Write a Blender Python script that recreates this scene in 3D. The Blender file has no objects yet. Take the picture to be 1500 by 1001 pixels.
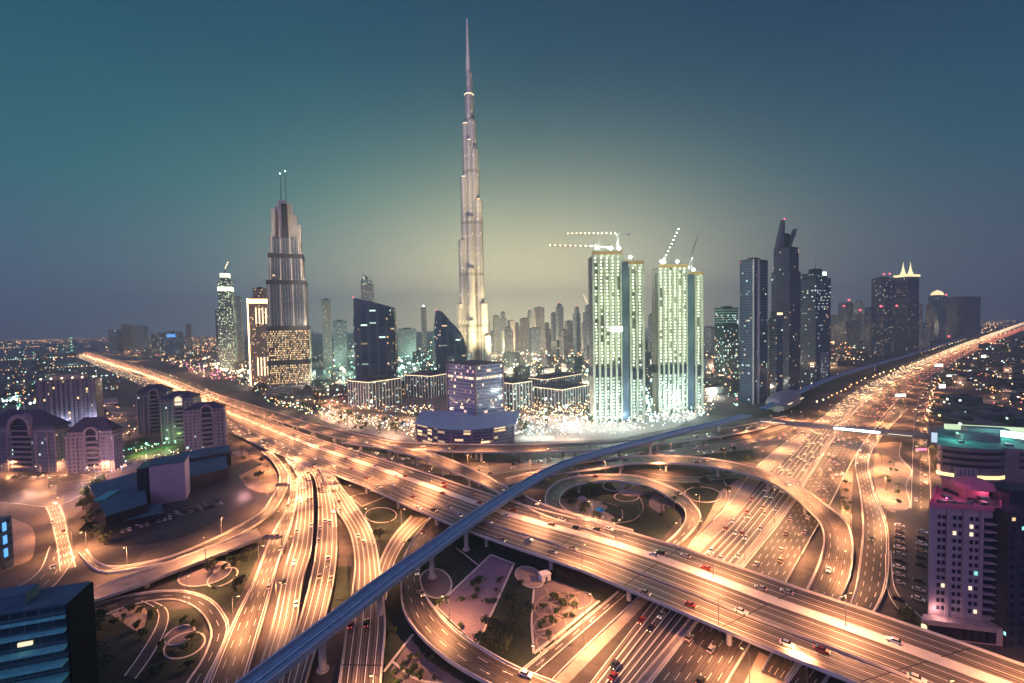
import bpy, math, random
from mathutils import Vector, Matrix
random.seed(7)
R = math.radians
C = bpy.context.scene.collection
SC = bpy.context.scene

# ------------------------------------------------------------------ camera
CAM_H, FPX, PITCH, ROLL = 120.0, 640.0, R(2.19), R(1.07)
_F = Vector((0, math.cos(PITCH), -math.sin(PITCH)))
_R0 = Vector((1, 0, 0)); _U0 = Vector((0, math.sin(PITCH), math.cos(PITCH)))
_R = _R0 * math.cos(ROLL) - _U0 * math.sin(ROLL)
_U = _U0 * math.cos(ROLL) + _R0 * math.sin(ROLL)
EYE = Vector((0, 0, CAM_H))
cam = bpy.data.objects.new('camera', bpy.data.cameras.new('camera'))
C.objects.link(cam)
cam.data.sensor_width = 36; cam.data.lens = 36 * FPX / 1500
cam.data.clip_start = 1; cam.data.clip_end = 60000
cam.matrix_world = Matrix(((_R.x, _U.x, -_F.x, 0), (_R.y, _U.y, -_F.y, 0), (_R.z, _U.z, -_F.z, CAM_H), (0, 0, 0, 1)))
SC.camera = cam
SC.render.resolution_x = 1024; SC.render.resolution_y = 683
SC.view_settings.view_transform = 'Standard'; SC.view_settings.look = 'None'
SC.view_settings.exposure = 0; SC.view_settings.gamma = 1
SC.render.engine = 'CYCLES'
cy = SC.cycles
cy.use_denoising = True; cy.max_bounces = 4; cy.diffuse_bounces = 2; cy.glossy_bounces = 2; cy.transmission_bounces = 2
cy.volume_bounces = 0; cy.sample_clamp_indirect = 2; cy.sample_clamp_direct = 0; cy.use_light_tree = True
cy.caustics_reflective = False; cy.caustics_refractive = False

# ------------------------------------------------------------------ node helper
class Nodes:
    def __init__(s, nt): s.nt = nt
    def add(s, t, **kw):
        n = s.nt.nodes.new(t)
        for k, v in kw.items(): setattr(n, k, v)
        return n
    def put(s, sock, v):
        if hasattr(v, 'is_output') or isinstance(v, bpy.types.NodeSocket): s.nt.links.new(v, sock)
        elif isinstance(v, (tuple, list)) and len(v) == 3 and sock.type == 'RGBA': sock.default_value = (*v, 1)
        else: sock.default_value = v
    def m(s, op, a, b=0.0, c=0.0, clamp=False):
        n = s.add('ShaderNodeMath', operation=op); n.use_clamp = clamp
        s.put(n.inputs[0], a); s.put(n.inputs[1], b); s.put(n.inputs[2], c)
        return n.outputs[0]
    def mix(s, f, a, b, mode='MIX'):
        n = s.add('ShaderNodeMix', data_type='RGBA', blend_type=mode)
        s.put(n.inputs[0], f); s.put(n.inputs[6], a); s.put(n.inputs[7], b)
        return n.outputs[2]
    def ramp(s, f, stops):
        n = s.add('ShaderNodeValToRGB'); e = n.color_ramp.elements
        while len(e) < len(stops): e.new(0.5)
        for x, (p, c) in zip(e, stops): x.position = p; x.color = (*c, 1)
        s.put(n.inputs[0], f); return n.outputs[0]
    def noise(s, vec, scale, detail=3, rough=0.55):
        n = s.add('ShaderNodeTexNoise'); n.inputs['Scale'].default_value = scale
        n.inputs['Detail'].default_value = detail; n.inputs['Roughness'].default_value = rough
        if vec is not None: s.put(n.inputs['Vector'], vec)
        return n.outputs['Fac']
    def xyz(s, x, y, z=0.0):
        n = s.add('ShaderNodeCombineXYZ'); s.put(n.inputs[0], x); s.put(n.inputs[1], y); s.put(n.inputs[2], z)
        return n.outputs[0]
    def sep(s, v):
        n = s.add('ShaderNodeSeparateXYZ'); s.put(n.inputs[0], v); return n.outputs
    def uv(s): return s.sep(s.add('ShaderNodeTexCoord').outputs['UV'])
    def pos(s): return s.add('ShaderNodeNewGeometry').outputs['Position']
    def rmap(s, v, a, b, c=0.0, d=1.0):
        n = s.add('ShaderNodeMapRange'); s.put(n.inputs[0], v)
        for i, q in enumerate((a, b, c, d)): s.put(n.inputs[i + 1], q)
        return n.outputs[0]
    def bsdf(s, col, rough=0.7, metal=0.0, emit=None, es=0.0, spec=0.4):
        p = s.add('ShaderNodeBsdfPrincipled')
        s.put(p.inputs['Base Color'], col); s.put(p.inputs['Roughness'], rough); s.put(p.inputs['Metallic'], metal)
        s.put(p.inputs['Specular IOR Level'], spec)
        if emit is not None: s.put(p.inputs['Emission Color'], emit); s.put(p.inputs['Emission Strength'], es)
        o = s.add('ShaderNodeOutputMaterial'); s.nt.links.new(p.outputs[0], o.inputs[0])
        return p

# ------------------------------------------------------------------ sky (dusk): horizon band, teal top, city glow low in the middle
W = bpy.data.worlds.new('World'); SC.world = W; W.use_nodes = True
W.node_tree.nodes.clear()
n = Nodes(W.node_tree)
d = n.sep(n.add('ShaderNodeTexCoord').outputs['Generated'])
el = d[2]
az = n.m('ARCTAN2', d[0], d[1])
left = n.ramp(el, [(0.0, (.075, .13, .23)), (.10, (.05, .125, .20)), (.26, (.006, .130, .165)), (.48, (.003, .080, .128)), (.66, (.010, .055, .11)), (.85, (.16, .12, .33)), (1.0, (.28, .20, .54))])
right = n.ramp(el, [(0.0, (.12, .115, .20)), (.10, (.05, .085, .15)), (.26, (.008, .076, .130)), (.48, (.004, .042, .098)), (.66, (.010, .030, .085)), (.85, (.16, .12, .33)), (1.0, (.28, .20, .54))])
base = n.mix(n.rmap(az, -.35, .55), left, right)
def lobe(a0, e0, sa, se):
    da = n.m('DIVIDE', n.m('SUBTRACT', az, a0), sa); de = n.m('DIVIDE', n.m('SUBTRACT', el, e0), se)
    return n.m('EXPONENT', n.m('MULTIPLY', n.m('ADD', n.m('MULTIPLY', da, da), n.m('MULTIPLY', de, de)), -1.0))
sky = n.mix(1.0, base, n.mix(lobe(.03, -.05, .40, .25), (0, 0, 0), (1.62, 1.17, .50)), 'ADD')
sky = n.mix(1.0, sky, n.mix(lobe(-.06, .02, .62, .31), (0, 0, 0), (.09, .18, .10)), 'ADD')
bg = n.add('ShaderNodeBackground'); n.put(bg.inputs[0], sky); bg.inputs[1].default_value = 1.0
wo = n.add('ShaderNodeOutputWorld'); W.node_tree.links.new(bg.outputs[0], wo.inputs[0])

# last light of the day: the sun is down, a very weak violet afterglow from behind the camera
sun = bpy.data.objects.new('afterglow', bpy.data.lights.new('afterglow', 'SUN')); C.objects.link(sun)
sun.data.energy = 1.15; sun.data.angle = R(60); sun.data.color = (.60, .42, .92)
sun.rotation_euler = (R(62), 0, R(-25))

# ------------------------------------------------------------------ pixel <-> ground
def ray(px, py): return _F + _R * ((px - 750) / FPX) + _U * ((500.5 - py) / FPX)
def P(px, py, z=0.0):
    d = ray(px, py); t = (z - CAM_H) / d.z
    return EYE + d * t
def proj(p):
    v = Vector(p) - EYE; f = v.dot(_F)
    return 750 + FPX * v.dot(_R) / f, 500.5 - FPX * v.dot(_U) / f
def atY(px, Y):                       # ground point seen in column px at distance Y (column taken at the horizon)
    d = ray(px, 478); return Vector((d.x / d.y * Y, Y, 0))
def top(p, py):                       # height at which the vertical through p shows at row py
    v = Vector((p[0], p[1], 0)); k = (500.5 - py) / FPX
    return CAM_H - (v.dot(_U) - k * v.dot(_F)) / (_U.z - k * _F.z)

# ------------------------------------------------------------------ mesh builder
class MB:
    def __init__(s, org=(0, 0, 0)): s.v = []; s.f = []; s.t = []; s.o = Vector(org); s.mi = []; s.cur = 0
    def face(s, pts, uvs=None):
        i = len(s.v); s.v += [Vector(p) - s.o for p in pts]; s.f.append(tuple(range(i, i + len(pts)))); s.mi.append(s.cur)
        s.t += list(uvs) if uvs else [(-99.0, -99.0)] * len(pts)
        return s
    def box(s, c, size, rz=0.0, z_is_base=False):
        hx, hy, hz = size[0] / 2, size[1] / 2, size[2] / 2
        cx, cyy, cz = c
        if z_is_base: cz += hz
        co, si = math.cos(rz), math.sin(rz)
        q = [(cx + co * x - si * y, cyy + si * x + co * y) for x, y in ((-hx, -hy), (hx, -hy), (hx, hy), (-hx, hy))]
        return s.prism(q, cz - hz, cz + hz, bottom=True)
    def prism(s, poly, z0, z1, cap=True, wall=True, bottom=False, poly1=None, v0=None):
        n_ = len(poly); u = 0.0; p1 = poly1 or poly; v0 = z0 if v0 is None else v0
        if wall:
            for i in range(n_):
                a, b = poly[i], poly[(i + 1) % n_]; c, d_ = p1[(i + 1) % n_], p1[i]
                L = math.hypot(b[0] - a[0], b[1] - a[1])
                s.face([(a[0], a[1], z0), (b[0], b[1], z0), (c[0], c[1], z1), (d_[0], d_[1], z1)],
                       [(u, v0), (u + L, v0), (u + L, v0 + z1 - z0), (u, v0 + z1 - z0)])
                u += max(1.0, math.ceil(L / 30) * 30)
        if cap: s.face([(p[0], p[1], z1) for p in p1], [(p[0] - p1[0][0], p[1] - p1[0][1] - 5000) for p in p1])
        if bottom: s.face([(p[0], p[1], z0) for p in reversed(poly)])
        return s
    def tube(s, a, b, r0, r1=None, n_=8, cap=True):
        a = Vector(a); b = Vector(b); r1 = r0 if r1 is None else r1
        d_ = (b - a).normalized(); x = d_.orthogonal().normalized(); y = d_.cross(x)
        A = [a + (x * math.cos(2 * math.pi * i / n_) + y * math.sin(2 * math.pi * i / n_)) * r0 for i in range(n_)]
        B = [b + (x * math.cos(2 * math.pi * i / n_) + y * math.sin(2 * math.pi * i / n_)) * r1 for i in range(n_)]
        for i in range(n_):
            j = (i + 1) % n_; s.face([A[i], A[j], B[j], B[i]])
        if cap: s.face(B); s.face(A[::-1])
        return s
    def path(s, pts, r, n_=6):
        for a, b in zip(pts, pts[1:]): s.tube(a, b, r, r, n_)
        return s
    def lathe(s, c, prof, n_=16):
        cx, cyy, cz = c
        for (r0, z0), (r1, z1) in zip(prof, prof[1:]):
            for i in range(n_):
                a, b = 2 * math.pi * i / n_, 2 * math.pi * (i + 1) / n_
                q = [(cx + r0 * math.cos(a), cyy + r0 * math.sin(a), cz + z0), (cx + r0 * math.cos(b), cyy + r0 * math.sin(b), cz + z0),
                     (cx + r1 * math.cos(b), cyy + r1 * math.sin(b), cz + z1), (cx + r1 * math.cos(a), cyy + r1 * math.sin(a), cz + z1)]
                uu = 2 * math.pi * max(r0, r1) / n_
                s.face(q, [(i * uu, z0), (i * uu + uu, z0), (i * uu + uu, z1), (i * uu, z1)])
        return s
    def build(s, name, mat, parent=None, smooth=False):
        me = bpy.data.meshes.new(name); me.from_pydata(s.v, [], s.f)
        uvl = me.uv_layers.new(name='UVMap')
        flat = [c for t in s.t for c in t]; uvl.data.foreach_set('uv', flat)
        for m_ in (mat if isinstance(mat, (list, tuple)) else [mat]): me.materials.append(m_)
        if s.mi and max(s.mi): me.polygons.foreach_set('material_index', s.mi)
        if smooth: me.polygons.foreach_set('use_smooth', [True] * len(me.polygons))
        me.update()
        o = bpy.data.objects.new(name, me); C.objects.link(o)
        if parent is not None: o.parent = parent
        else: o.location = s.o
        return o

def tag(o, label=None, cat=None, group=None, kind=None):
    if label: o['label'] = label
    if cat: o['category'] = cat
    if group: o['group'] = group
    if kind: o['kind'] = kind
    return o
def thing(name, label, cat, loc=(0, 0, 0), rz=0.0, group=None):
    o = bpy.data.objects.new(name, None); C.objects.link(o); o.location = loc; o.rotation_euler = (0, 0, rz)
    o.empty_display_size = 1
    return tag(o, label, cat, group)
def kids(o):
    return KID.get(o, o.children)
KID = {}
def dup(o, loc, rz=0.0, label=None, group=None, scale=None, parent=None):
    chs = KID.get(o.name)
    if chs is None: chs = list(o.children); KID[o.name] = chs
    c = o.copy(); C.objects.link(c)
    if parent is None:
        c.location = loc; c.rotation_euler = (0, 0, rz)
        if scale: c.scale = (scale,) * 3
        if label: c['label'] = label
        if group: c['group'] = group
    else: c.parent = parent
    for ch in chs: dup(ch, None, parent=c)
    return c

# ------------------------------------------------------------------ materials
def mat(name, col, rough=0.7, metal=0.0, emit=None, es=0.0, var=0.25, scale=0.6, spec=0.4):
    m_ = bpy.data.materials.new(name); m_.use_nodes = True; m_.node_tree.nodes.clear(); q = Nodes(m_.node_tree)
    c = col
    if var > 0:
        f = q.noise(q.pos(), scale, 4)
        c = q.mix(q.rmap(f, .3, .7), tuple(x * (1 - var) for x in col), tuple(min(1, x * (1 + var)) for x in col))
    q.bsdf(c, rough, metal, emit, es, spec)
    return m_
def asphalt(name, dark, pale, streak=1.0, lanes_soft=0.5):
    m_ = bpy.data.materials.new(name); m_.use_nodes = True; m_.node_tree.nodes.clear(); q = Nodes(m_.node_tree)
    u = q.uv()
    s1 = q.noise(q.xyz(q.m('MULTIPLY', u[0], 5.5), q.m('MULTIPLY', u[1], .006)), 1.0, 4, .7)   # tyre polish drawn as long pale streaks that stand in for light trails
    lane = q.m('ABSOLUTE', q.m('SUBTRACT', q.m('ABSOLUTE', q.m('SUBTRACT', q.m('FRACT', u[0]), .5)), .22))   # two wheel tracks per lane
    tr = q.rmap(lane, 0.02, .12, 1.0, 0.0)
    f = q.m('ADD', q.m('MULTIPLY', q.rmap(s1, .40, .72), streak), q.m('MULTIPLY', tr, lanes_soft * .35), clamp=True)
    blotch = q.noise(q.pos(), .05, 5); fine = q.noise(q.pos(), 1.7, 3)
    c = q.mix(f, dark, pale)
    c = q.mix(1.0, c, q.mix(q.rmap(blotch, .3, .7), (.72, .72, .72), (1.2, 1.2, 1.2)), 'MULTIPLY')
    c = q.mix(1.0, c, q.mix(q.rmap(fine, .3, .7), (.85, .85, .85), (1.12, 1.12, 1.12)), 'MULTIPLY')
    q.bsdf(c, .55, 0, spec=.35)
    return m_
def facade(name, wall, glass, lit, frac=.12, bay=3.2, flr=3.6, ww=.7, wh=.6, es=2.0, row=0.0, rough=.35, lit2=None, vtop=1e6, mull=None):
    """windows of a wall measured in metres along its UV; some rooms have their lamps on"""
    m_ = bpy.data.materials.new(name); m_.use_nodes = True; m_.node_tree.nodes.clear(); q = Nodes(m_.node_tree)
    u = q.uv()
    a = q.m('DIVIDE', u[0], bay); b = q.m('DIVIDE', u[1], flr)
    fu, fv = q.m('FRACT', a), q.m('FRACT', b); iu, iv = q.m('FLOOR', a), q.m('FLOOR', b)
    win = q.m('MULTIPLY', q.m('LESS_THAN', q.m('ABSOLUTE', q.m('SUBTRACT', fu, .5)), ww / 2), q.m('LESS_THAN', q.m('ABSOLUTE', q.m('SUBTRACT', fv, .5)), wh / 2))
    win = q.m('MULTIPLY', win, q.m('GREATER_THAN', u[1], -50))
    oi = q.add('ShaderNodeObjectInfo').outputs['Random']
    wn = q.add('ShaderNodeTexWhiteNoise', noise_dimensions='3D'); q.put(wn.inputs['Vector'], q.xyz(iu, iv, q.m('MULTIPLY', oi, 91.7)))
    wr = q.add('ShaderNodeTexWhiteNoise', noise_dimensions='2D'); q.put(wr.inputs['Vector'], q.xyz(iv, q.m('MULTIPLY', oi, 37.1)))
    thr = q.m('ADD', frac, q.m('MULTIPLY', q.m('GREATER_THAN', wr.outputs['Value'], .86), row))
    on = q.m('MULTIPLY', q.m('LESS_THAN', wn.outputs['Value'], thr), win)
    sc = q.sep(wn.outputs['Color'])
    br = q.m('MULTIPLY', q.m('ADD', .25, q.m('MULTIPLY', sc[1], 1.5)), es)
    lc = q.mix(q.m('GREATER_THAN', sc[2], .7), lit, lit2 or lit)
    wc = q.mix(q.rmap(q.noise(q.pos(), .12, 4), .3, .7), tuple(x * .8 for x in wall), tuple(x * 1.2 for x in wall))
    gc = q.mix(sc[0], tuple(x * .7 for x in glass), tuple(x * 1.3 for x in glass))
    q.bsdf(q.mix(win, wc, gc), q.m('SUBTRACT', .75, q.m('MULTIPLY', win, .75 - rough)), 0, lc, q.m('MULTIPLY', on, br), spec=.5)
    m_.cycles.emission_sampling = 'NONE'
    return m_
def glow(name, col, es):
    m_ = bpy.data.materials.new(name); m_.use_nodes = True; m_.node_tree.nodes.clear(); q = Nodes(m_.node_tree)
    q.bsdf((.3, .3, .3), .6, 0, col, es); m_.cycles.emission_sampling = 'NONE'; return m_

M = {}
M['asphalt'] = asphalt('asphalt', (.020, .0175, .022), (.13, .108, .10), 1.0, .8)
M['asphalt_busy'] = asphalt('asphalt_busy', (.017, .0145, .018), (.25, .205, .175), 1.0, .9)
M['asphalt_dark'] = asphalt('asphalt_dark', (.026, .024, .030), (.06, .055, .06), .8)
M['paving'] = mat('paving', (.26, .22, .20), .85, var=.25, scale=.25)
M['gravel'] = mat('gravel', (.15, .12, .13), .9, var=.4, scale=1.6)
M['sand'] = mat('sand', (.22, .17, .13), .9, var=.35, scale=.08)
M['concrete'] = mat('concrete', (.40, .37, .34), .8, var=.18, scale=.3)
M['concrete_pale'] = mat('concrete_pale', (.52, .48, .44), .75, var=.15, scale=.3)
M['paint'] = mat('road_paint', (.80, .77, .70), .6, var=.15, scale=1.2)
M['grass'] = mat('grass', (.018, .030, .021), .95, var=.45, scale=.35)
M['steel'] = mat('steel', (.20, .20, .21), .45, .6, var=.1)
M['dark'] = mat('dark_metal', (.035, .035, .045), .5, .3, var=.1)
M['white'] = mat('white_paint', (.72, .70, .68), .5, var=.1)
M['sodium'] = glow('sodium_lamp', (1.0, .60, .25), 14)
M['warmw'] = glow('warm_white_lamp', (1.0, .74, .42), 10)
M['coolw'] = glow('cool_white_lamp', (.75, 1.0, .88), 6)
M['greenw'] = glow('green_lamp', (.22, 1.0, .55), 3)
M['redl'] = glow('red_lamp', (1.0, .10, .16), 3)
M['magl'] = glow('magenta_lamp', (1.0, .2, .7), 3)
M['bluel'] = glow('blue_lamp', (.10, .42, 1.0), 1.3)
# ------------------------------------------------------------------ ground
gm = bpy.data.materials.new('ground'); gm.use_nodes = True; gm.node_tree.nodes.clear(); q = Nodes(gm.node_tree)
f1 = q.noise(q.pos(), .012, 6, .6); f2 = q.noise(q.pos(), .25, 4)
c = q.ramp(f1, [(.3, (.032, .036, .030)), (.48, (.055, .048, .050)), (.62, (.10, .085, .078)), (.8, (.05, .045, .05))])
c = q.mix(1.0, c, q.mix(q.rmap(f2, .3, .7), (.7, .7, .7), (1.25, 1.25, 1.25)), 'MULTIPLY')
q.bsdf(c, .9)
gb = MB(); S_ = 14000
gb.face([(-S_, -600, 0), (S_, -600, 0), (S_, 10500, 0), (-S_, 10500, 0)])
tag(gb.build('ground', gm), kind='structure')

# ------------------------------------------------------------------ roads
def crom(pts, k=8):
    out = []; n_ = len(pts)
    if n_ == 2: return [pts[0].lerp(pts[1], i / 16) for i in range(17)]
    for i in range(n_ - 1):
        p0, p1, p2, p3 = pts[max(0, i - 1)], pts[i], pts[i + 1], pts[min(n_ - 1, i + 2)]
        if i == 0: p0 = p1 * 2 - p2
        if i == n_ - 2: p3 = p2 * 2 - p1
        for j in range(k):
            t = j / k
            out.append(.5 * ((2 * p1) + (p2 - p0) * t + (2 * p0 - 5 * p1 + 4 * p2 - p3) * t * t + (3 * p1 - p0 - 3 * p2 + p3) * t ** 3))
    out.append(pts[-1]); return out
def resample(pts, n_):
    d_ = [0.0]
    for a, b in zip(pts, pts[1:]): d_.append(d_[-1] + (b - a).length)
    out = []; j = 0
    for i in range(n_):
        s_ = d_[-1] * i / (n_ - 1)
        while j < len(d_) - 2 and d_[j + 1] < s_: j += 1
        t = (s_ - d_[j]) / max(1e-9, d_[j + 1] - d_[j]); out.append(pts[j].lerp(pts[j + 1], t))
    return out
def zl(z, n_):
    if not isinstance(z, (list, tuple)): return [z] * n_
    out = []
    for i in range(n_):
        t = i / (n_ - 1) * (len(z) - 1); k = min(int(t), len(z) - 2); out.append(z[k] + (z[k + 1] - z[k]) * (t - k))
    return out
ROADS = {}
RZ = [0.05]
def edges(Lp, Rp, z, N=None):
    L = crom([P(x, y, h) for (x, y), h in zip(Lp, zl(z, len(Lp)))])
    Rr = crom([P(x, y, h) for (x, y), h in zip(Rp, zl(z, len(Rp)))])
    ln = sum((b - a).length for a, b in zip(L, L[1:]))
    N = N or int(max(24, min(160, ln / 6)))
    return resample(L, N), resample(Rr, N)
def strip(mb, A, B, dz=0.0, lanes=1.0):
    v = 0.0
    for i in range(len(A) - 1):
        L = ((A[i + 1] + B[i + 1]) / 2 - (A[i] + B[i]) / 2).length
        up = Vector((0, 0, dz))
        mb.face([A[i] + up, B[i] + up, B[i + 1] + up, A[i + 1] + up], [(0, v), (lanes, v), (lanes, v + L), (0, v + L)])
        v += L
def lerpline(A, B, t): return [a.lerp(b, t) for a, b in zip(A, B)]
def offs(line, dist):
    out = []
    for i, p in enumerate(line):
        a = line[max(0, i - 1)]; b = line[min(len(line) - 1, i + 1)]; d_ = (b - a); d_.z = 0
        d_ = d_.normalized() if d_.length > 1e-6 else Vector((1, 0, 0))
        out.append(p + Vector((-d_.y, d_.x, 0)) * dist)
    return out
def wall_strip(mb, line, side, h, th, dz=0.0):
    """a low wall standing on a line: 'side' thickens it to that side"""
    o = offs(line, th * side); U = Vector((0, 0, 1))
    for i in range(len(line) - 1):
        a, b, c_, d_ = line[i] + U * dz, line[i + 1] + U * dz, o[i + 1] + U * dz, o[i] + U * dz
        mb.face([a, b, b + U * h, a + U * h]); mb.face([d_, d_ + U * h, c_ + U * h, c_]); mb.face([a + U * h, b + U * h, c_ + U * h, d_ + U * h])
def dashes(mb, line, w, on, off, dz):
    s_ = 0.0; per = on + off
    pts = []
    A = offs(line, w / 2); B = offs(line, -w / 2); U = Vector((0, 0, dz))
    if off == 0:
        for i in range(len(line) - 1): mb.face([A[i] + U, B[i] + U, B[i + 1] + U, A[i + 1] + U])
        return
    d_ = [0.0]
    for a, b in zip(line, line[1:]): d_.append(d_[-1] + (b - a).length)
    def at(L, s):
        j = 0
        while j < len(d_) - 2 and d_[j + 1] < s: j += 1
        return L[j].lerp(L[j + 1], (s - d_[j]) / max(1e-9, d_[j + 1] - d_[j]))
    while s_ + on < d_[-1]:
        a, b = at(A, s_), at(A, s_ + on); c_, e = at(B, s_ + on), at(B, s_); mb.face([a + U, e + U, c_ + U, b + U]); s_ += per
def joints(mk, A, B, gap=38):
    acc = 0; U = Vector((0, 0, .018))
    for i in range(1, len(A)):
        acc += (A[i] - A[i - 1]).length
        if acc > gap:
            acc = 0; d_ = (A[i] - A[i - 1]).normalized() * .5; mk.face([A[i] + U, B[i] + U, B[i] + d_ + U, A[i] + d_ + U])
def hatch(mk, A, B, t0, t1, f0, f1, step):
    n_ = len(A); a = lerpline(A, B, t0)[int(f0 * n_):int(f1 * n_)]; b = lerpline(A, B, t1)[int(f0 * n_):int(f1 * n_)]; L = sum((q_ - p).length for p, q_ in zip(a, a[1:])); k = int(L / step); a, b = resample(a, k), resample(b, k); U = Vector((0, 0, .014))
    for i in range(k - 1): d_ = (a[i + 1] - a[i]) * .3; mk.face([a[i] + U, a[i] + d_ + U, b[i + 1] + d_ + U, b[i + 1] + U][::-1])
M['joint'] = mat('joint', (.03, .028, .03), .8, var=0)
def road(key, Lp, Rp, z=0.0, lanes=3, surf='asphalt', solid=False, label=None, fly=False, cat='flyover', thick=1.5, par=(1, 1), pillars=0, marks=True, pname='road', lw=.28):
    RZ[0] += .011
    if fly: zz = [h + RZ[0] * .3 for h in zl(z, max(len(Lp), len(Rp)))] if isinstance(z, (list, tuple)) else z + RZ[0] * .3
    else: zz = RZ[0] if z == 0.0 else z
    A, B = edges(Lp, Rp, zz); ROADS[key] = (A, B)
    mid = lerpline(A, B, .5); org = mid[len(mid) // 2].copy(); org.z = 0
    def paintmarks(mk):
        if not marks: return
        mk.cur = 1; w = sum((a - b).length for a, b in zip(A, B)) / len(A)
        for t in (.7 / max(w, 3), 1 - .7 / max(w, 3)): dashes(mk, lerpline(A, B, t), .30, 1, 0, .012)
        for k in range(1, lanes):
            ln = lerpline(A, B, k / lanes)
            if solid: dashes(mk, ln, lw, 1, 0, .012)  # unbroken lane lines, drawn as pale streaks in place of light trails
            else: dashes(mk, ln, .17, 4.5, 6.0, .012)
        if key == 'main': hatch(mk, A, B, .205, .235, .60, .82, 2.6)
    if fly:
        root = thing('flyover', label, cat, org)
        mb = MB(org); strip(mb, A, B, 0, lanes); paintmarks(mb)
        mb.cur = 2
        if key in ('main', 'j', 'd', 'd2', 'e', 'c5b', 'c4'): joints(mb, A, B)
        mb.build('road_surface', [M[surf], M['paint'], M['joint']], root)
        mb = MB(org)
        # girder: sides and soffit
        U = Vector((0, 0, 1)); Ai = lerpline(A, B, .12); Bi = lerpline(A, B, .88)
        for i in range(len(A) - 1):
            for X, Y in ((A, Ai), (Bi, B)):
                pass
            t1, t2 = .55, thick
            mb.face([A[i] - U * .02, A[i + 1] - U * .02, A[i + 1] - U * t1, A[i] - U * t1]); mb.face([B[i + 1] - U * .02, B[i] - U * .02, B[i] - U * t1, B[i + 1] - U * t1])
            mb.face([A[i] - U * t1, A[i + 1] - U * t1, Ai[i + 1] - U * t2, Ai[i] - U * t2]); mb.face([B[i + 1] - U * t1, B[i] - U * t1, Bi[i] - U * t2, Bi[i + 1] - U * t2])
            mb.face([Ai[i] - U * t2, Ai[i + 1] - U * t2, Bi[i + 1] - U * t2, Bi[i] - U * t2])
        mb.build('girder', M['concrete'], root)
        for k, (ln, sd) in enumerate(((A, 1), (B, -1))):
            if par[k]:
                # the wall stands just inside the deck edge, on whichever side the deck lies
                inn = (mid[len(mid) // 2] - ln[len(mid) // 2]); o_ = offs(ln, 1.0)[len(mid) // 2] - ln[len(mid) // 2]
                sg = 1 if o_.dot(inn) > 0 else -1
                mb = MB(org); wall_strip(mb, ln, sg, .95, .38, -.05); mb.build('parapet', M['concrete_pale'], root)
        if pillars:
            dist = 0; last = -pillars * .5
            for i in range(1, len(mid)):
                dist += (mid[i] - mid[i - 1]).length
                if dist - last >= pillars and mid[i].z > 3.2:
                    last = dist; p = mid[i]; w = (A[i] - B[i]).length
                    ax = (A[i] - B[i]); rz = math.atan2(ax.y, ax.x)
                    pm = MB(org); nleg = 1 if w < 14 else (2 if w < 30 else 4)
                    for j in range(nleg):
                        t = (j + .5) / nleg; qv = A[i].lerp(B[i], t)
                        pm.tube((qv.x, qv.y, 0), (qv.x, qv.y, p.z - thick - .9), 1.0, 1.0, 10)
                    pm.box((p.x, p.y, p.z - thick - .45), (w * .72, 2.0, .9), rz)
                    pm.build('pillar', M['concrete'], root)
        par_ = root
    else:
        mb = MB(org); strip(mb, A, B, 0, lanes); paintmarks(mb); par_ = tag(mb.build(pname, [M[surf], M['paint']]), kind='structure')
    return par_

# Sheikh-road through traffic, at ground level
S1L = [(845, 1026), (863, 1001), (948, 883), (1028, 808), (1090, 742), (1132, 692), (1188, 630), (1222, 596), (1262, 568), (1310, 545), (1366, 521), (1420, 500), (1460, 486), (1500, 472), (1510, 470.8)]
S1R = [(912, 1026), (932, 1001), (1008, 909), (1077, 829), (1143, 745), (1180, 692), (1222, 630), (1248, 599), (1282, 571), (1325, 548), (1378, 523), (1425, 504), (1465, 489), (1500, 476), (1510, 474.2)]
S2L = [(934, 1026), (954, 1001), (1024, 909), (1091, 829), (1158, 745), (1190, 692), (1231, 630), (1256, 600), (1289, 572), (1331, 549), (1383, 524), (1430, 505), (1470, 490), (1500, 478), (1510, 476)]
S2R = [(1050, 1026), (1066, 1001), (1100, 943), (1151, 855), (1199, 769), (1217, 738), (1250, 673), (1277, 632), (1302, 600), (1332, 573), (1372, 546), (1412, 522), (1457, 501), (1500, 484), (1510, 481)]
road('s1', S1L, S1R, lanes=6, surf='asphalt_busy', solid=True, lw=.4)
road('s2', S2L, S2R, lanes=7, surf='asphalt')
road('med', S1R, S2L, lanes=1, surf='paving', marks=False, pname='pavement')
road('s0', [(1222, 600), (1197, 617), (1160, 642), (1107, 685), (1066, 740), (1006, 805), (938, 872), (850, 955), (795, 1010)],
     [(1232, 604), (1207, 622), (1170, 656), (1124, 695), (1089, 740), (1026, 808), (951, 880), (866, 967), (820, 1014)], lanes=2, surf='paving', pname='pavement', marks=False)
road('srv', [(905, 867), (840, 920), (765, 981), (735, 1010)], [(918, 872), (855, 927), (783, 990), (760, 1012)], lanes=2, surf='asphalt')
road('sv', [(1310, 596), (1272, 640), (1253, 672), (1259, 720), (1263, 768), (1259, 820), (1245, 886), (1190, 950), (1135, 1022)],
     [(1328, 600), (1292, 640), (1273, 672), (1279, 716), (1297, 764), (1301, 808), (1297, 860), (1275, 905), (1225, 975), (1190, 1024)], lanes=4, surf='asphalt_dark')
road('svr', [(1296, 812), (1298, 860), (1312, 890), (1345, 917), (1375, 934)], [(1306, 806), (1310, 855), (1327, 882), (1362, 912), (1395, 932)], lanes=1, surf='asphalt', z=.3)
road('front', [(1440, 500), (1395, 530), (1356, 566), (1342, 600), (1338, 640), (1336, 690), (1334, 745)], [(1452, 502), (1410, 530), (1374, 566), (1362, 600), (1360, 640), (1362, 690), (1364, 745)], lanes=2, surf='asphalt_dark')
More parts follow.
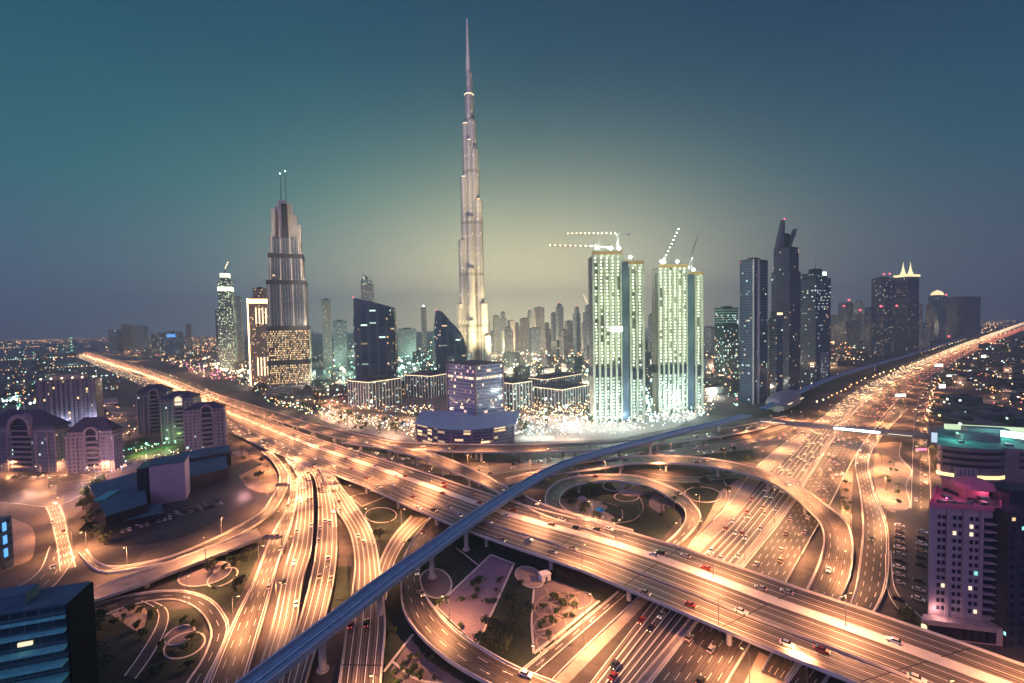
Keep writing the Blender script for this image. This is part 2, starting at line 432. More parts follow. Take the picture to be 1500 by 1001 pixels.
# ground roads seen between the ramps
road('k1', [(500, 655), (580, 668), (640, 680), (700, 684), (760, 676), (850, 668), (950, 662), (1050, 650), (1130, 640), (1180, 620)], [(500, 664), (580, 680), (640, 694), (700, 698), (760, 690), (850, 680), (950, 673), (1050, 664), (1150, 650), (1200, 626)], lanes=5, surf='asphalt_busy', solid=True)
road('k3', [(930, 690), (1000, 698), (1050, 695), (1092, 692)], [(930, 699), (1000, 707), (1050, 703), (1098, 699)], lanes=2)
road('k4', [(1000, 652), (1050, 640), (1100, 630), (1160, 613)], [(1000, 658), (1060, 648), (1115, 637), (1175, 618)], lanes=3, surf='asphalt_busy')
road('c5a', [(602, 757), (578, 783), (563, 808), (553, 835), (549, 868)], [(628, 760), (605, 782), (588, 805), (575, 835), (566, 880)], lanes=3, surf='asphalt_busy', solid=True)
road('c1', [(413, 680), (425, 700), (420, 742), (395, 790), (372, 850), (345, 905), (305, 1001), (290, 1040)], [(425, 678), (436, 700), (433, 742), (420, 790), (406, 830), (391, 886), (358, 1001), (345, 1040)], lanes=4)
road('g', [(96, 905), (154, 882), (208, 869), (266, 866), (308, 879), (330, 905), (334, 924), (320, 960), (300, 1001), (285, 1040)], [(110, 925), (165, 897), (215, 882), (260, 880), (292, 896), (308, 924), (303, 950), (289, 978), (272, 1001), (255, 1040)], lanes=2, surf='asphalt_dark')
road('g2', [(205, 880), (228, 893), (228, 915), (205, 955), (180, 990)], [(225, 880), (246, 893), (246, 918), (225, 960), (200, 995)], lanes=1, surf='asphalt_dark')
road('i', [(30, 700), (64, 741), (80, 790), (86, 838)], [(55, 695), (90, 742), (102, 790), (113, 830)], lanes=5, surf='asphalt_busy')
road('ib', [(72, 800), (57, 836), (20, 862), (-50, 890)], [(112, 815), (80, 858), (30, 885), (-40, 920)], lanes=3, surf='asphalt_dark')
road('iu', [(-60, 705), (30, 690), (90, 690), (140, 700)], [(-60, 735), (20, 738), (80, 742), (130, 720)], lanes=3, surf='asphalt_dark')
road('lf', [(90, 700), (150, 690), (205, 668), (270, 652), (340, 645)], [(90, 708), (150, 698), (205, 676), (275, 659), (345, 650)], lanes=2, surf='asphalt_dark')
road('plaza_road', [(270, 715), (320, 690), (370, 672)], [(300, 735), (345, 700), (385, 680)], lanes=2, surf='asphalt_dark', marks=False)
road('park', [(130, 745), (210, 735), (300, 700), (345, 690)], [(160, 800), (250, 790), (320, 760), (372, 730)], lanes=4, surf='asphalt_dark', marks=False)
road('far_l', [(0, 521), (50, 519), (110, 515)], [(0, 526), (50, 523), (112, 518)], lanes=2)
road('far_l2', [(20, 537), (70, 534), (120, 529)], [(20, 540), (70, 537), (122, 531)], lanes=2)
road('far_c', [(128, 516), (200, 520), (330, 519), (470, 530)], [(128, 519), (200, 524), (330, 523), (470, 536)], lanes=3)
road('boulev', [(450, 590), (475, 585), (510, 600), (600, 612), (700, 640)], [(455, 596), (478, 592), (510, 608), (600, 620), (700, 648)], lanes=3)

# main east-west highway, rising on to its bridge
MN = [(112, 523), (143, 537), (180, 553), (212, 568), (265, 598), (330, 630), (383, 655), (425, 672), (467, 687), (533, 713), (575, 732), (655, 767), (730, 795), (850, 836), (902, 858), (996, 897), (1100, 942), (1200, 981), (1300, 1022), (1380, 1056)]
MF = [(127, 515), (167, 527), (208, 540), (250, 555), (300, 576), (336, 594), (383, 612), (440, 634), (500, 655), (600, 686), (690, 716), (760, 739), (850, 762), (928, 782), (1017, 809), (1150, 856), (1304, 907), (1364, 928), (1500, 975), (1600, 1012)]
MZ = [.1, .1, .1, .1, .3, 1.2, 3, 5, 6.8, 8, 8, 8, 8, 8, 8, 8, 8, 8, 8, 8]
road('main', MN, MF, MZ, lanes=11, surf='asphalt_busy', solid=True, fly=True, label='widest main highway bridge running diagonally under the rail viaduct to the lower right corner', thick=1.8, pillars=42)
DF = [(300, 571), (330, 582), (380, 597), (417, 608), (452, 620), (483, 627), (517, 635), (550, 642), (583, 648), (655, 651), (750, 652), (850, 650), (900, 648), (1000, 637), (1083, 625), (1150, 610)]
DN = [(300, 578), (336, 593), (383, 610), (443, 628), (500, 644), (530, 650), (560, 654), (590, 658), (633, 661), (690, 663), (750, 663), (870, 661), (950, 653), (1010, 646), (1090, 634), (1165, 616)]
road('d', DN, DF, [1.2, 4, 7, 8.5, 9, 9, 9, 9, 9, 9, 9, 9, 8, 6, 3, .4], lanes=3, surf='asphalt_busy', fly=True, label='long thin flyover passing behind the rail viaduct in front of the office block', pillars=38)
road('d2', [(500, 649), (550, 656), (575, 661), (617, 672), (667, 693), (700, 708), (728, 722), (760, 738), (800, 757), (850, 773), (900, 789)],
     [(540, 643), (583, 655), (633, 665), (667, 677), (708, 695), (738, 712), (760, 723), (800, 741), (850, 756), (900, 770), (928, 778)], [9.1, 9.1, 9, 9, 8.8, 8.6, 8.4, 8.2, 8.1, 8.05, 8.05], lanes=3, fly=True, label='curved branch flyover dropping from the thin flyover to meet the main highway bridge', pillars=32)
road('j', [(740, 712), (790, 701), (840, 692), (880, 687), (917, 681), (950, 679), (1000, 680), (1050, 686), (1100, 697), (1138, 713), (1167, 732), (1183, 747), (1200, 765), (1206, 787), (1202, 816), (1181, 865), (1150, 920), (1115, 985)],
     [(740, 702), (790, 690), (840, 681), (900, 672), (933, 669), (967, 668), (1000, 669), (1050, 674), (1103, 685), (1142, 700), (1183, 720), (1210, 740), (1239, 763), (1249, 790), (1250, 816), (1241, 860), (1200, 925), (1150, 1000)],
     [1.5, 5, 8, 8, 8, 8, 8, 8, 8, 8, 8, 7.2, 6, 4.5, 3, .8, .3, .3], lanes=4, fly=True, label='big curved ramp sweeping over the lower highway and bending down to the right', pillars=34)
road('e', [(850, 757), (815, 748), (800, 740), (798, 730), (805, 715), (825, 703), (858, 697), (895, 696), (933, 698), (967, 708), (1000, 723), (1017, 740), (1027, 756), (1019, 774), (996, 797), (965, 822)],
     [(900, 772), (860, 762), (830, 748), (820, 737), (822, 727), (832, 717), (850, 710), (893, 705), (925, 708), (958, 717), (983, 732), (1001, 745), (1004, 761), (996, 776), (980, 792), (945, 818)],
     [8.2, 8.2, 8.1, 8, 7.8, 7.4, 7, 6.5, 6, 5, 4, 3, 2, 1.2, .6, .4], lanes=2, fly=True, label='tight loop ramp circling the small garden with the blue tent', pillars=30)
road('c0', [(383, 662), (400, 678), (409, 697), (407, 713), (397, 730), (385, 748), (354, 769), (302, 795), (250, 816), (208, 826), (165, 832), (141, 823), (127, 806)],
     [(396, 661), (414, 680), (423, 697), (421, 715), (411, 735), (399, 752), (364, 777), (310, 802), (255, 823), (208, 833), (160, 840), (134, 832), (115, 812)],
     [3.5, 3, 2.5, 2.2, 2, 1.8, 1.4, 1, .6, .4, .3, .3, .3], lanes=2, fly=True, label='narrow ramp curling off the highway to the left above the walled bridge', thick=.9)
road('c2', [(418, 672), (437, 700), (437, 740), (430, 787), (417, 834), (401, 907), (383, 970), (365, 1030)], [(440, 680), (455, 700), (459, 740), (457, 800), (443, 852), (435, 912), (420, 960), (405, 1030)],
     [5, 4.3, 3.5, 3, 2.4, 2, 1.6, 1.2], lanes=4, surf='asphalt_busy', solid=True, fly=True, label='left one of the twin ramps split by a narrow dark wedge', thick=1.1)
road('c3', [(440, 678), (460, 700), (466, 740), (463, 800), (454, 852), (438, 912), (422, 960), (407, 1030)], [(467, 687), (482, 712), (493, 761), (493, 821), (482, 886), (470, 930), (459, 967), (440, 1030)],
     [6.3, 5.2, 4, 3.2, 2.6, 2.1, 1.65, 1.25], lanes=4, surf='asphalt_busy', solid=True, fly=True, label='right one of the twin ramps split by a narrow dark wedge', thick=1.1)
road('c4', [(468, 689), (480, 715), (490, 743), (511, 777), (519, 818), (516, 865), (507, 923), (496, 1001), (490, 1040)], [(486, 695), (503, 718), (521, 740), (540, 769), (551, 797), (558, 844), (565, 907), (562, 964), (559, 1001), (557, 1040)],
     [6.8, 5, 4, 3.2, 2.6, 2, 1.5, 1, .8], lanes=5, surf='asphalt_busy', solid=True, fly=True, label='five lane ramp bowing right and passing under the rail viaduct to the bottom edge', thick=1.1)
road('c5b', [(632, 757), (610, 785), (592, 815), (587, 850), (590, 893), (613, 930), (654, 967), (696, 993), (745, 1018)], [(665, 768), (637, 795), (620, 815), (615, 836), (620, 865), (636, 891), (673, 928), (720, 959), (759, 980), (800, 996), (845, 1014)],
     [.4, .8, 1.6, 2.4, 3, 3.2, 3.2, 3, 3], lanes=3, fly=True, label='curved ramp hooking out from under the main bridge to the bottom centre', thick=1.6)
road('h2', [(376, 776), (250, 823), (205, 838), (96, 877), (-70, 937)], [(386, 788), (250, 841), (208, 858), (96, 896), (-70, 958)], 3.2, lanes=2, surf='paving', fly=True, label='pale walled bridge with a squared off end running left to the glass building', thick=1.4, pillars=30, marks=False)
# median of the main bridge: broad pale kerbed strip
A, B = ROADS['main']; nA = len(A)
tm = [.48 + (.66 - .48) * min(1, max(0, (i / nA - .25) / .35)) for i in range(nA)]
mA = [a.lerp(b, t - .055) for a, b, t in zip(A, B, tm)]; mB_ = [a.lerp(b, t + .055) for a, b, t in zip(A, B, tm)]
mroot = [o for o in C.objects if o.name.startswith('flyover') and 'widest' in o['label']][0]
mb = MB(mroot.location); strip(mb, mA, mB_, .22)
wall_strip(mb, mA, 0.001, .2, .01, .02); wall_strip(mb, mB_, 0.001, .2, .01, .02)
mb.build('median', M['concrete_pale'], mroot)
for t0 in (.30,):
    ln = lerpline(A, B, t0); mb = MB(mroot.location); wall_strip(mb, ln, 1, .8, .45); mb.build('barrier', M['concrete'], mroot)
ROADS['mainmed'] = (mA, mB_)
# barriers standing beside the ground roads
def barrier(key, t, label, h=.85, th=.4, i0=0.0, i1=1.0):
    A, B = ROADS[key]; ln = lerpline(A, B, t); ln = ln[int(i0 * len(ln)):max(2, int(i1 * len(ln)))]
    o = ln[len(ln) // 2].copy(); o.z = 0; mb = MB(o); wall_strip(mb, ln, 1, h, th)
    return tag(mb.build('barrier', M['concrete_pale']), label, 'barrier')
barrier('med', .12, 'low concrete barrier along the lit side of the lower highway median')
barrier('med', .88, 'low concrete barrier along the dim side of the lower highway median')
barrier('s2', 1.01, 'concrete barrier at the right edge of the lower highway')
barrier('sv', 0.0, 'concrete barrier left of the dark four lane service road')
barrier('sv', 1.0, 'pale kerb wall on the outer bend of the service road by the parking')
barrier('c1', 0.0, 'concrete barrier on the left of the leftmost ground ramp')
barrier('c1', 1.0, 'concrete barrier on the right of the leftmost ground ramp')
barrier('c5a', 0.0, 'short barrier on the left of the ramp joining the five lane ramp')
barrier('g', 0.0, 'kerb wall around the outside of the dark loop road at lower left', .4, .4)
barrier('g', 1.0, 'kerb wall around the inside of the dark loop road at lower left', .4, .4)
barrier('srv', 0.0, 'kerb wall left of the two lane road beside the patterned garden', .5, .4)
barrier('s0', 0.0, 'edge wall of the broad pale verge beside the lower highway', .5, .4)
# ------------------------------------------------------------------ elevated railway, station, footbridge
M['rail_deck'] = mat('rail_deck', (.095, .28, .40), .9, var=.25, scale=.4)
M['rail_wall'] = mat('rail_wall', (.32, .42, .52), .9, var=.15, scale=.3)
M['shell'] = mat('station_shell', (.24, .22, .25), .45, .2, var=.1, scale=.1)
def viaduct(key, pts, z, label, w=8.6, gap=36, right=True):
    T = resample(crom([P(x, y, z) for x, y in pts]), 110); N_ = offs(T, -w if right else w)
    A, B = T, N_; ROADS[key] = (A, B); org = T[55].copy(); org.z = 0
    root = thing('rail_viaduct', label, 'viaduct', org)
    U = Vector((0, 0, 1)); dn = 1.5
    mb = MB(org); strip(mb, [p - U * dn for p in A], [p - U * dn for p in B]); mb.build('track_bed', M['rail_deck'], root)
    for k, t in enumerate((.14, .30, .42, .58, .70, .86)):
        ln = [p - U * (dn - .02) for p in lerpline(A, B, t)]
        if k in (2, 3):
            continue
        mb = MB(org); wall_strip(mb, ln, 1, .28, .22); mb.build('rail', M['rail_wall'], root)
    mb = MB(org); wall_strip(mb, [p - U * (dn - .02) for p in lerpline(A, B, .48)], -1, .7, .5); mb.build('walkway', M['rail_wall'], root)
    for ln, ot, sd in ((A, B, .10), (B, A, .10)):
        inner = lerpline(ln, ot, .07); mb = MB(org)
        lo = [p.lerp(q_, .20) for p, q_ in zip(ln, ot)]
        for i in range(len(ln) - 1):
            a, b, c_, d_ = ln[i], ln[i + 1], inner[i + 1], inner[i]
            mb.face([a, b, c_, d_]); mb.face([d_, c_, c_ - U * dn, d_ - U * dn])
            mb.face([a - U * 2.2, b - U * 2.2, b, a]); mb.face([lo[i] - U * 3.6, lo[i + 1] - U * 3.6, b - U * 2.2, a - U * 2.2])
        mb.build('parapet', M['rail_wall'], root)
    lo, hi = lerpline(A, B, .2), lerpline(A, B, .8); mb = MB(org)
    for i in range(len(A) - 1): mb.face([hi[i] - U * 3.6, hi[i + 1] - U * 3.6, lo[i + 1] - U * 3.6, lo[i] - U * 3.6])
    mb.build('girder', M['concrete'], root)
    return root, lerpline(A, B, .5)
MT = [(285, 1044), (349, 996), (485, 896), (550, 847), (600, 813), (626, 795), (706, 740), (750, 713), (792, 689), (833, 672), (883, 657), (950, 640), (1000, 627), (1050, 616), (1090, 606)]
vroot, vmid = viaduct('metro', MT, 15.0, 'blue elevated railway viaduct crossing the whole interchange in front of the main bridge')
vo = vroot.location
def column(root, p, ztop, r=1.25):
    mb = MB(root.location); mb.tube((p.x, p.y, 0), (p.x, p.y, ztop - 2.0), r, r, 14)
    mb.lathe((p.x, p.y, ztop - 2.0), [(r, 0), (r * 1.5, 1.0), (r * 2.3, 2.0)], 14)
    mb.lathe((p.x, p.y, 0), [(r * 1.7, .5), (r * 1.7, 0)], 14); mb.face([(p.x + r * 1.7 * math.cos(a * .449), p.y + r * 1.7 * math.sin(a * .449), .5) for a in range(14)])
    mb.build('column', M['concrete_pale'], root)
def near_mid(px, py):
    g_ = P(px, py, 0); return min(vmid, key=lambda p: (p - g_).xy.length)
for px, py in ((489, 993), (572, 909), (634, 846), (688, 803), (770, 748), (838, 703), (880, 688), (945, 664), (1042, 636)):
    column(vroot, near_mid(px, py), 11.5)
v2, v2m = viaduct('metro2', [(1112, 597), (1132, 588), (1180, 566), (1228, 548), (1287, 531), (1330, 519), (1367, 508), (1420, 490), (1480, 470)], 15.0, 'far railway viaduct running beside the lit highway towards the upper right', 8.6)
for i in range(6, 100, 5): column(v2, v2m[i], 11.5)
# station: a long seamless shell over the tracks
c0_ = vmid[-1]; dirv = (v2m[4] - vmid[-4]); ang = math.atan2(dirv.y, dirv.x)
ctr = (vmid[-1] + v2m[2]) / 2
st = thing('metro_station', 'grey shell roofed station where the rail viaduct meets the footbridge', 'station', (ctr.x, ctr.y, 0), ang)
mb = MB(); nu, nv = 28, 12; Lh, Wh, Hh = 46, 15, 13
def shell(i, j):
    u_ = -1 + 2 * i / nu; k = max(0, 1 - abs(u_) ** 2.4) ** .5; a = math.pi * j / nv
    return (u_ * Lh, Wh * (.35 + .65 * k) * math.cos(a), 11 + Hh * (.30 + .70 * k) * math.sin(a))
for i in range(nu):
    for j in range(nv): mb.face([shell(i, j), shell(i + 1, j), shell(i + 1, j + 1), shell(i, j + 1)])
mb.build('roof_shell', M['shell'], st, True)
mb = MB(); mb.box((0, 0, 7.2), (78, 20, 6.6)); mb.build('concourse', M['concrete'], st)
mb = MB(); mb.box((0, -14.2, 12.2), (70, .3, 1.4)); mb.build('window_band', glow('station_window', (1, .8, .5), 1.2), st)
for x in (-30, -10, 10, 30): MB().box((x, 0, 1.95), (3, 8, 3.9)).build('pier', M['concrete'], st)
# footbridge
fa, fb = P(1110, 616, 9), P(1364, 641, 9); fd = (fb - fa); fl = fd.length; fz = math.atan2(fd.y, fd.x)
fbr = thing('footbridge', 'enclosed footbridge over the lit highway with one glowing white stretch', 'footbridge', (fa.x, fa.y, 0), fz)
M['bridge_skin'] = mat('bridge_skin', (.17, .17, .20), .45, .3, var=.1)
MB().box((fl / 2, 0, 9.2), (fl, 5.4, 3.4)).build('tube', M['bridge_skin'], fbr)
MB().box((fl / 2, 0, 11.2), (fl, 4.2, .6)).build('roof', M['shell'], fbr)
MB().box((fl / 2, 0, 7.2), (fl, 3.4, .6)).build('girder', M['concrete'], fbr)
def fx(px): 
    best = min(range(201), key=lambda i: abs(proj(fa + fd * i / 200)[0] - px)); return fl * best / 200
xa, xb = fx(1222), fx(1288)
MB().box(((xa + xb) / 2, -2.75, 9.3), (xb - xa, .12, 2.0)).build('lit_window', glow('bridge_light', (.75, 1.0, .98), 6), fbr)
for a_, b_ in ((1114, 1150), (1300, 1335)):
    xa, xb = fx(a_), fx(b_); MB().box(((xa + xb) / 2, -2.75, 9.0), (xb - xa, .10, .7)).build('window', glow('bridge_dim', (1.0, .85, .6), 1.0), fbr)
for t in (.02, .27, .52, .73, .97): MB().box((fl * t, 0, 3.45), (1.6, 3.2, 6.9)).build('pier', M['concrete'], fbr)
lf_ = thing('lift_tower', 'glazed lift tower at the right end of the footbridge with a blue white glow', 'lift tower', (fb.x, fb.y, 0), fz)
MB().box((2, 0, 9), (8, 8, 18)).build('shaft', M['bridge_skin'], lf_); MB().box((2, -4.1, 10), (5, .2, 9)).build('glazing', glow('lift_glow', (.6, .8, 1.0), .9), lf_)
# ------------------------------------------------------------------ street lamps
def lamp_proto(label, h, arms, col, power, head='sodium', group='orange street lamps lining the roads', reach=2.2):
    t = thing('street_lamp', label, 'street lamp', (0, 0, -500), 0, group)
    MB().tube((0, 0, 0), (0, 0, h), .16, .09, 7).build('pole', M['steel'], t)
    for s_ in arms:
        MB().tube((0, 0, h - .3), (s_ * reach, 0, h + .2), .07, .06, 5).build('arm', M['steel'], t)
        MB().box((s_ * (reach + .3), 0, h + .22), (1.1, .5, .22)).build('lamp_housing', M['steel'], t)
        MB().box((s_ * (reach + .3), 0, h + .03), (.9, .42, .12)).build('lamp_glass', M[head], t)
    ld = bpy.data.lights.new('lamp_light', 'SPOT'); ld.energy = power; ld.color = col; ld.spot_size = R(162); ld.spot_blend = .7; ld.shadow_soft_size = .3
    lo = bpy.data.objects.new('lamp_light', ld); C.objects.link(lo); lo.parent = t; lo.location = (sum(arms) * reach, 0, h - .25)
    return t
SOD = (1.0, .405, .16)
lp1 = lamp_proto('single arm street lamp with an orange head at a road edge', 11, (1,), SOD, 54000)
lp2 = lamp_proto('double arm street lamp with orange heads on a road median', 12, (-1, 1), SOD, 102000)
lp3 = lamp_proto('tall mast lamp with bright heads on the lower highway median', 21, (-1, 1), (1.0, .46, .19), 150000, 'warmw', 'tall mast lamps on the lower highway', 2.6)
lp4 = lamp_proto('tall mast lamp with bright heads on the far stretch of a highway', 22, (-1, 1), (1.0, .48, .20), 430000, 'warmw', 'tall mast lamps on the far highways', 3.0)
LAMP_N = [0]; used = {}
FLY = ('main', 'd', 'd2', 'j', 'e', 'c0', 'c2', 'c3', 'c4', 'c5b', 'h2', 'metro')
def inside(p, key, grow=.06):
    A, B = ROADS[key]
    for i in range(len(A) - 1):
        qd = [A[i].lerp(B[i], -grow), A[i].lerp(B[i], 1 + grow), A[i + 1].lerp(B[i + 1], 1 + grow), A[i + 1].lerp(B[i + 1], -grow)]
        sg = [(qd[(k + 1) % 4].x - qd[k].x) * (p.y - qd[k].y) - (qd[(k + 1) % 4].y - qd[k].y) * (p.x - qd[k].x) for k in range(4)]
        if all(v >= 0 for v in sg) or all(v <= 0 for v in sg): return A[i].z
    return None
def covered(p, own=None):
    for k in FLY:
        if k == own or k not in ROADS: continue
        z = inside(p, k, 2.2 if k == 'metro' else .06)
        if z is not None and (z > p.z + .6 or k == 'metro'): return True
    return False
def put_lamp(proto, p, rz=0.0):
    LAMP_N[0] += 1
    if proto.name not in used: used[proto.name] = 1; proto.location = p; proto.rotation_euler = (0, 0, rz); return proto
    return dup(proto, p, rz)
def lamps_along(key, t, gap, proto, start=.5, flip=0, i0=0.0, i1=1.0, maxY=900, minY=95):
    A, B = ROADS[key]; ln = lerpline(A, B, t); n_ = len(ln); acc = gap * (1 - start)
    for i in range(max(1, int(i0 * n_)), int(i1 * n_)):
        d_ = ln[i] - ln[i - 1]; acc += d_.length
        if acc >= gap:
            acc = 0; p = ln[i].copy()
            ox, oy = proj(p)
            if p.y > maxY or p.y < minY or ox < -60 or ox > 1560: continue
            if covered(p, key): continue
            inw = (B[i] - A[i]) if t < .5 else (A[i] - B[i])
            put_lamp(proto, p, math.atan2(inw.y, inw.x))
lamps_along('mainmed', .5, 38, lp2, maxY=700); lamps_along('mainmed', .5, 62, lp4, maxY=2500, minY=700)
lamps_along('main', 0.01, 40, lp1, i0=.2, maxY=600)
lamps_along('main', .99, 40, lp1, i0=.05, i1=.45, maxY=1500)
lamps_along('med', .5, 50, lp3, maxY=640); lamps_along('med', .5, 66, lp4, maxY=3200, minY=640)
lamps_along('d', 0.0, 46, lp1); lamps_along('d2', 1.0, 46, lp1)
lamps_along('j', 1.0, 40, lp1, i1=.97); lamps_along('e', 0.0, 42, lp1)
for k, t in (('c0', 0), ('c2', 0), ('c3', 1.0), ('c4', 1.0), ('c5b', 1.0), ('c1', 0), ('c5a', 0.0)): lamps_along(k, t, 40, lp1, .3)
lamps_along('h2', 1.0, 55, lp1); lamps_along('k1', 0.0, 40, lp1, i1=.8); lamps_along('k3', 0, 36, lp1); lamps_along('k4', 1, 36, lp1)
lamps_along('i', 1.0, 34, lp1); lamps_along('iu', 0.0, 45, lp1); lamps_along('srv', 0.0, 45, lp1); lamps_along('s2', 1.02, 60, lp1, maxY=800); lamps_along('sv', 1.0, 48, lp1, .2, i1=.8)
lamps_along('front', 1.0, 50, lp1, maxY=700); lamps_along('lf', .5, 45, lp1); lamps_along('boulev', .5, 45, lp1); lamps_along('g', 1.0, 70, lp1, i0=.1, i1=.6); lamps_along('s0', 0.0, 50, lp1)
for x, y in ((1182, 1004), (1098, 1004)): put_lamp(lp1, P(x, y), 2.2)
print('LAMPS', LAMP_N[0])
# ------------------------------------------------------------------ towers
WARM, COOL, GRN = (1.0, .66, .32), (.72, 1.0, .86), (.55, 1.0, .70)
F = {}
F['dark'] = facade('glass_dark', (.085, .09, .13), (.035, .05, .085), WARM, .035, 3.0, 3.8, .82, .5, 1.0, .10, .12, COOL)
F['darkblue'] = facade('glass_blue', (.08, .10, .15), (.03, .06, .11), COOL, .03, 2.6, 3.8, .84, .5, 1.0, .06, .1, WARM)
F['teal'] = facade('glass_teal', (.04, .06, .07), (.02, .055, .07), COOL, .10, 3.0, 3.9, .8, .62, 1.5, .2, .12, WARM)
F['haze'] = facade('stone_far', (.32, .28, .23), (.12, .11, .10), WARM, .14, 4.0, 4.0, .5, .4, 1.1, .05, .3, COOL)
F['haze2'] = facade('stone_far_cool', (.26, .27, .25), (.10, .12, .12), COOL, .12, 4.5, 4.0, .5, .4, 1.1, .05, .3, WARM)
F['stone'] = facade('stone_tower', (.19, .16, .14), (.03, .035, .05), WARM, .10, 3.6, 3.5, .5, .45, 1.2, .0, .25, COOL)
F['lowrise'] = facade('lowrise_wall', (.13, .115, .115), (.03, .035, .045), WARM, .15, 4.2, 3.6, .5, .5, 2.2, .1, .3, COOL)
F['lowdark'] = facade('lowrise_dark', (.06, .06, .075), (.02, .03, .04), COOL, .08, 4.5, 3.8, .6, .5, 1.8, .1, .3, WARM)
F['pink'] = facade('mauve_wall', (.17, .13, .15), (.03, .03, .045), WARM, .05, 3.4, 3.4, .45, .5, 1.4, .0, .3, COOL)
M['roof'] = mat('flat_roof', (.10, .095, .10), .9, var=.35, scale=.15)
M['roof_dark'] = mat('dark_roof', (.035, .035, .05), .8, var=.3, scale=.2)
def rect(c, w, dp, phi):
    co, si = math.cos(phi), math.sin(phi)
    return [(c[0] + co * x - si * y, c[1] + si * x + co * y) for x, y in ((-w / 2, -dp / 2), (w / 2, -dp / 2), (w / 2, dp / 2), (-w / 2, dp / 2))]
def scale_poly(poly, c, s_): return [(c[0] + (x - c[0]) * s_, c[1] + (y - c[1]) * s_) for x, y in poly]
def ngon(c, r, n_=16, a0=0.0): return [(c[0] + r * math.cos(a0 + 2 * math.pi * i / n_), c[1] + r * math.sin(a0 + 2 * math.pi * i / n_)) for i in range(n_)]
def wpx(px, Y): return px * Y / FPX
TOWER_LAMPS = []
def tower(name, label, px, Y, tiers, f='dark', phi=.5, ratio=.8, cat='tower', group=None, roof='roof_dark', shape='rect', parap=True, plant=True):
    """tiers: (row where the tier ends, width in photo columns), lowest first"""
    c = atY(px, Y); root = thing(name, label, cat, c, 0, group); z0 = 0.0; info = []
    for k, (yt, w) in enumerate(tiers):
        h = top(c, yt); wm = wpx(w, Y)
        if shape == 'round': poly = ngon(c, wm / 2, 20)
        else:
            a = wm / (math.cos(phi) + ratio * abs(math.sin(phi))); poly = rect(c, a, a * ratio, phi)
        MB(c).prism(poly, z0, h, cap=False).build('wall', F[f] if f in F else f, root)
        MB(c).prism(poly, h - .02, h + .25, wall=False).build('roof', M[roof], root)
        if parap:
            pi_ = scale_poly(poly, c, .96); mb = MB(c); n_ = len(poly)
            for i in range(n_):
                j = (i + 1) % n_
                mb.face([(*poly[i], h - .3), (*poly[j], h - .3), (*poly[j], h + 1.3), (*poly[i], h + 1.3)]); mb.face([(*pi_[j], h), (*pi_[i], h), (*pi_[i], h + 1.3), (*pi_[j], h + 1.3)])
                mb.face([(*poly[i], h + 1.3), (*poly[j], h + 1.3), (*pi_[j], h + 1.3), (*pi_[i], h + 1.3)])
            mb.build('parapet', M['roof_dark'] if roof == 'roof_dark' else M['concrete'], root)
        info.append((poly, h)); z0 = h
    if plant:
        p, h = info[-1]; q_ = scale_poly(p, c, .45); MB(c).prism(q_, h + .2, h + 4.5).build('plant_room', M['roof_dark'], root)
    return root, c, info
def beacon(root, c, x, y, z, m_='redl', r=1.2):
    MB(c).lathe((c[0] + x, c[1] + y, z), [(.05, -r), (r, 0), (.05, r)], 8).build('beacon', M[m_], root)

# --- the very tall stepped tower
bc = atY(694.5, 1010); fin = None; BK = thing('skyscraper', 'tallest tower, slender stepped silver skyscraper with a needle spire', 'skyscraper', bc)
fin = bpy.data.materials.new('steel_fins'); fin.use_nodes = True; fin.node_tree.nodes.clear(); q = Nodes(fin.node_tree)
u = q.uv(); fu = q.m('FRACT', q.m('DIVIDE', u[0], 2.4)); fv = q.m('FRACT', q.m('DIVIDE', u[1], 4.0)); bandv = q.m('FRACT', q.m('DIVIDE', u[1], 116.0))
rib = q.m('LESS_THAN', fu, .36); slab = q.m('LESS_THAN', fv, .25); tech = q.m('LESS_THAN', bandv, .06)
wn = q.add('ShaderNodeTexWhiteNoise', noise_dimensions='2D'); q.put(wn.inputs['Vector'], q.xyz(q.m('FLOOR', q.m('DIVIDE', u[0], 2.4)), q.m('FLOOR', q.m('DIVIDE', u[1], 4.0))))
col = q.mix(q.m('MAXIMUM', rib, q.m('MULTIPLY', slab, .12)), (.30, .29, .28), (.74, .69, .60)); col = q.mix(q.m('MULTIPLY', tech, .45), col, (.12, .115, .11))
q.bsdf(col, .35, .35, (1.0, .74, .40), q.m('MULTIPLY', q.m('LESS_THAN', wn.outputs['Value'], .03), q.m('SUBTRACT', 1.0, rib)), spec=.6)
fin.cycles.emission_sampling = 'NONE'
M['spire'] = mat('spire_steel', (.72, .68, .6), .4, .2, var=.05)
lobes = [  # angle, distance, radius, row of its top
    (205, 32, 8.5, 446), (205, 24, 9, 354), (205, 16, 9.5, 263), (200, 9, 9.5, 185),
    (322, 39, 8.5, 492), (322, 30, 9, 446), (322, 21, 9.5, 297), (322, 13, 9.5, 222), (330, 7, 9, 178),
    (262, 30, 8.5, 470), (262, 21, 9, 395), (262, 13, 9.5, 320), (262, 7, 9.5, 210),
    (85, 30, 9, 410), (85, 18, 10, 300), (85, 8, 10, 200)]
for a, dd, r, yt in lobes:
    x, y = dd * math.cos(R(a)), dd * math.sin(R(a)); h = top(bc, yt)
    mb = MB(); mb.prism(ngon((x, y), r, 14), 0, h, cap=False); mb.build('wing', fin, BK, False)
    MB().lathe((x, y, h), [(r, 0), (r * .92, 1.5), (.1, 2.6)], 14).build('setback_terrace', M['steel'], BK)
hc = top(bc, 139); MB().prism(ngon((0, 0), 10.5, 16), 0, hc, cap=False).build('core', fin, BK)
h2 = top(bc, 108); h3 = top(bc, 84); h4 = top(bc, 28)
MB().lathe((1, 0, 0), [(9.4, hc - 4), (8.8, hc + 8), (7.6, hc + 14), (7.0, h2), (5.4, h2 + 5)], 14).build('upper_core', fin, BK)
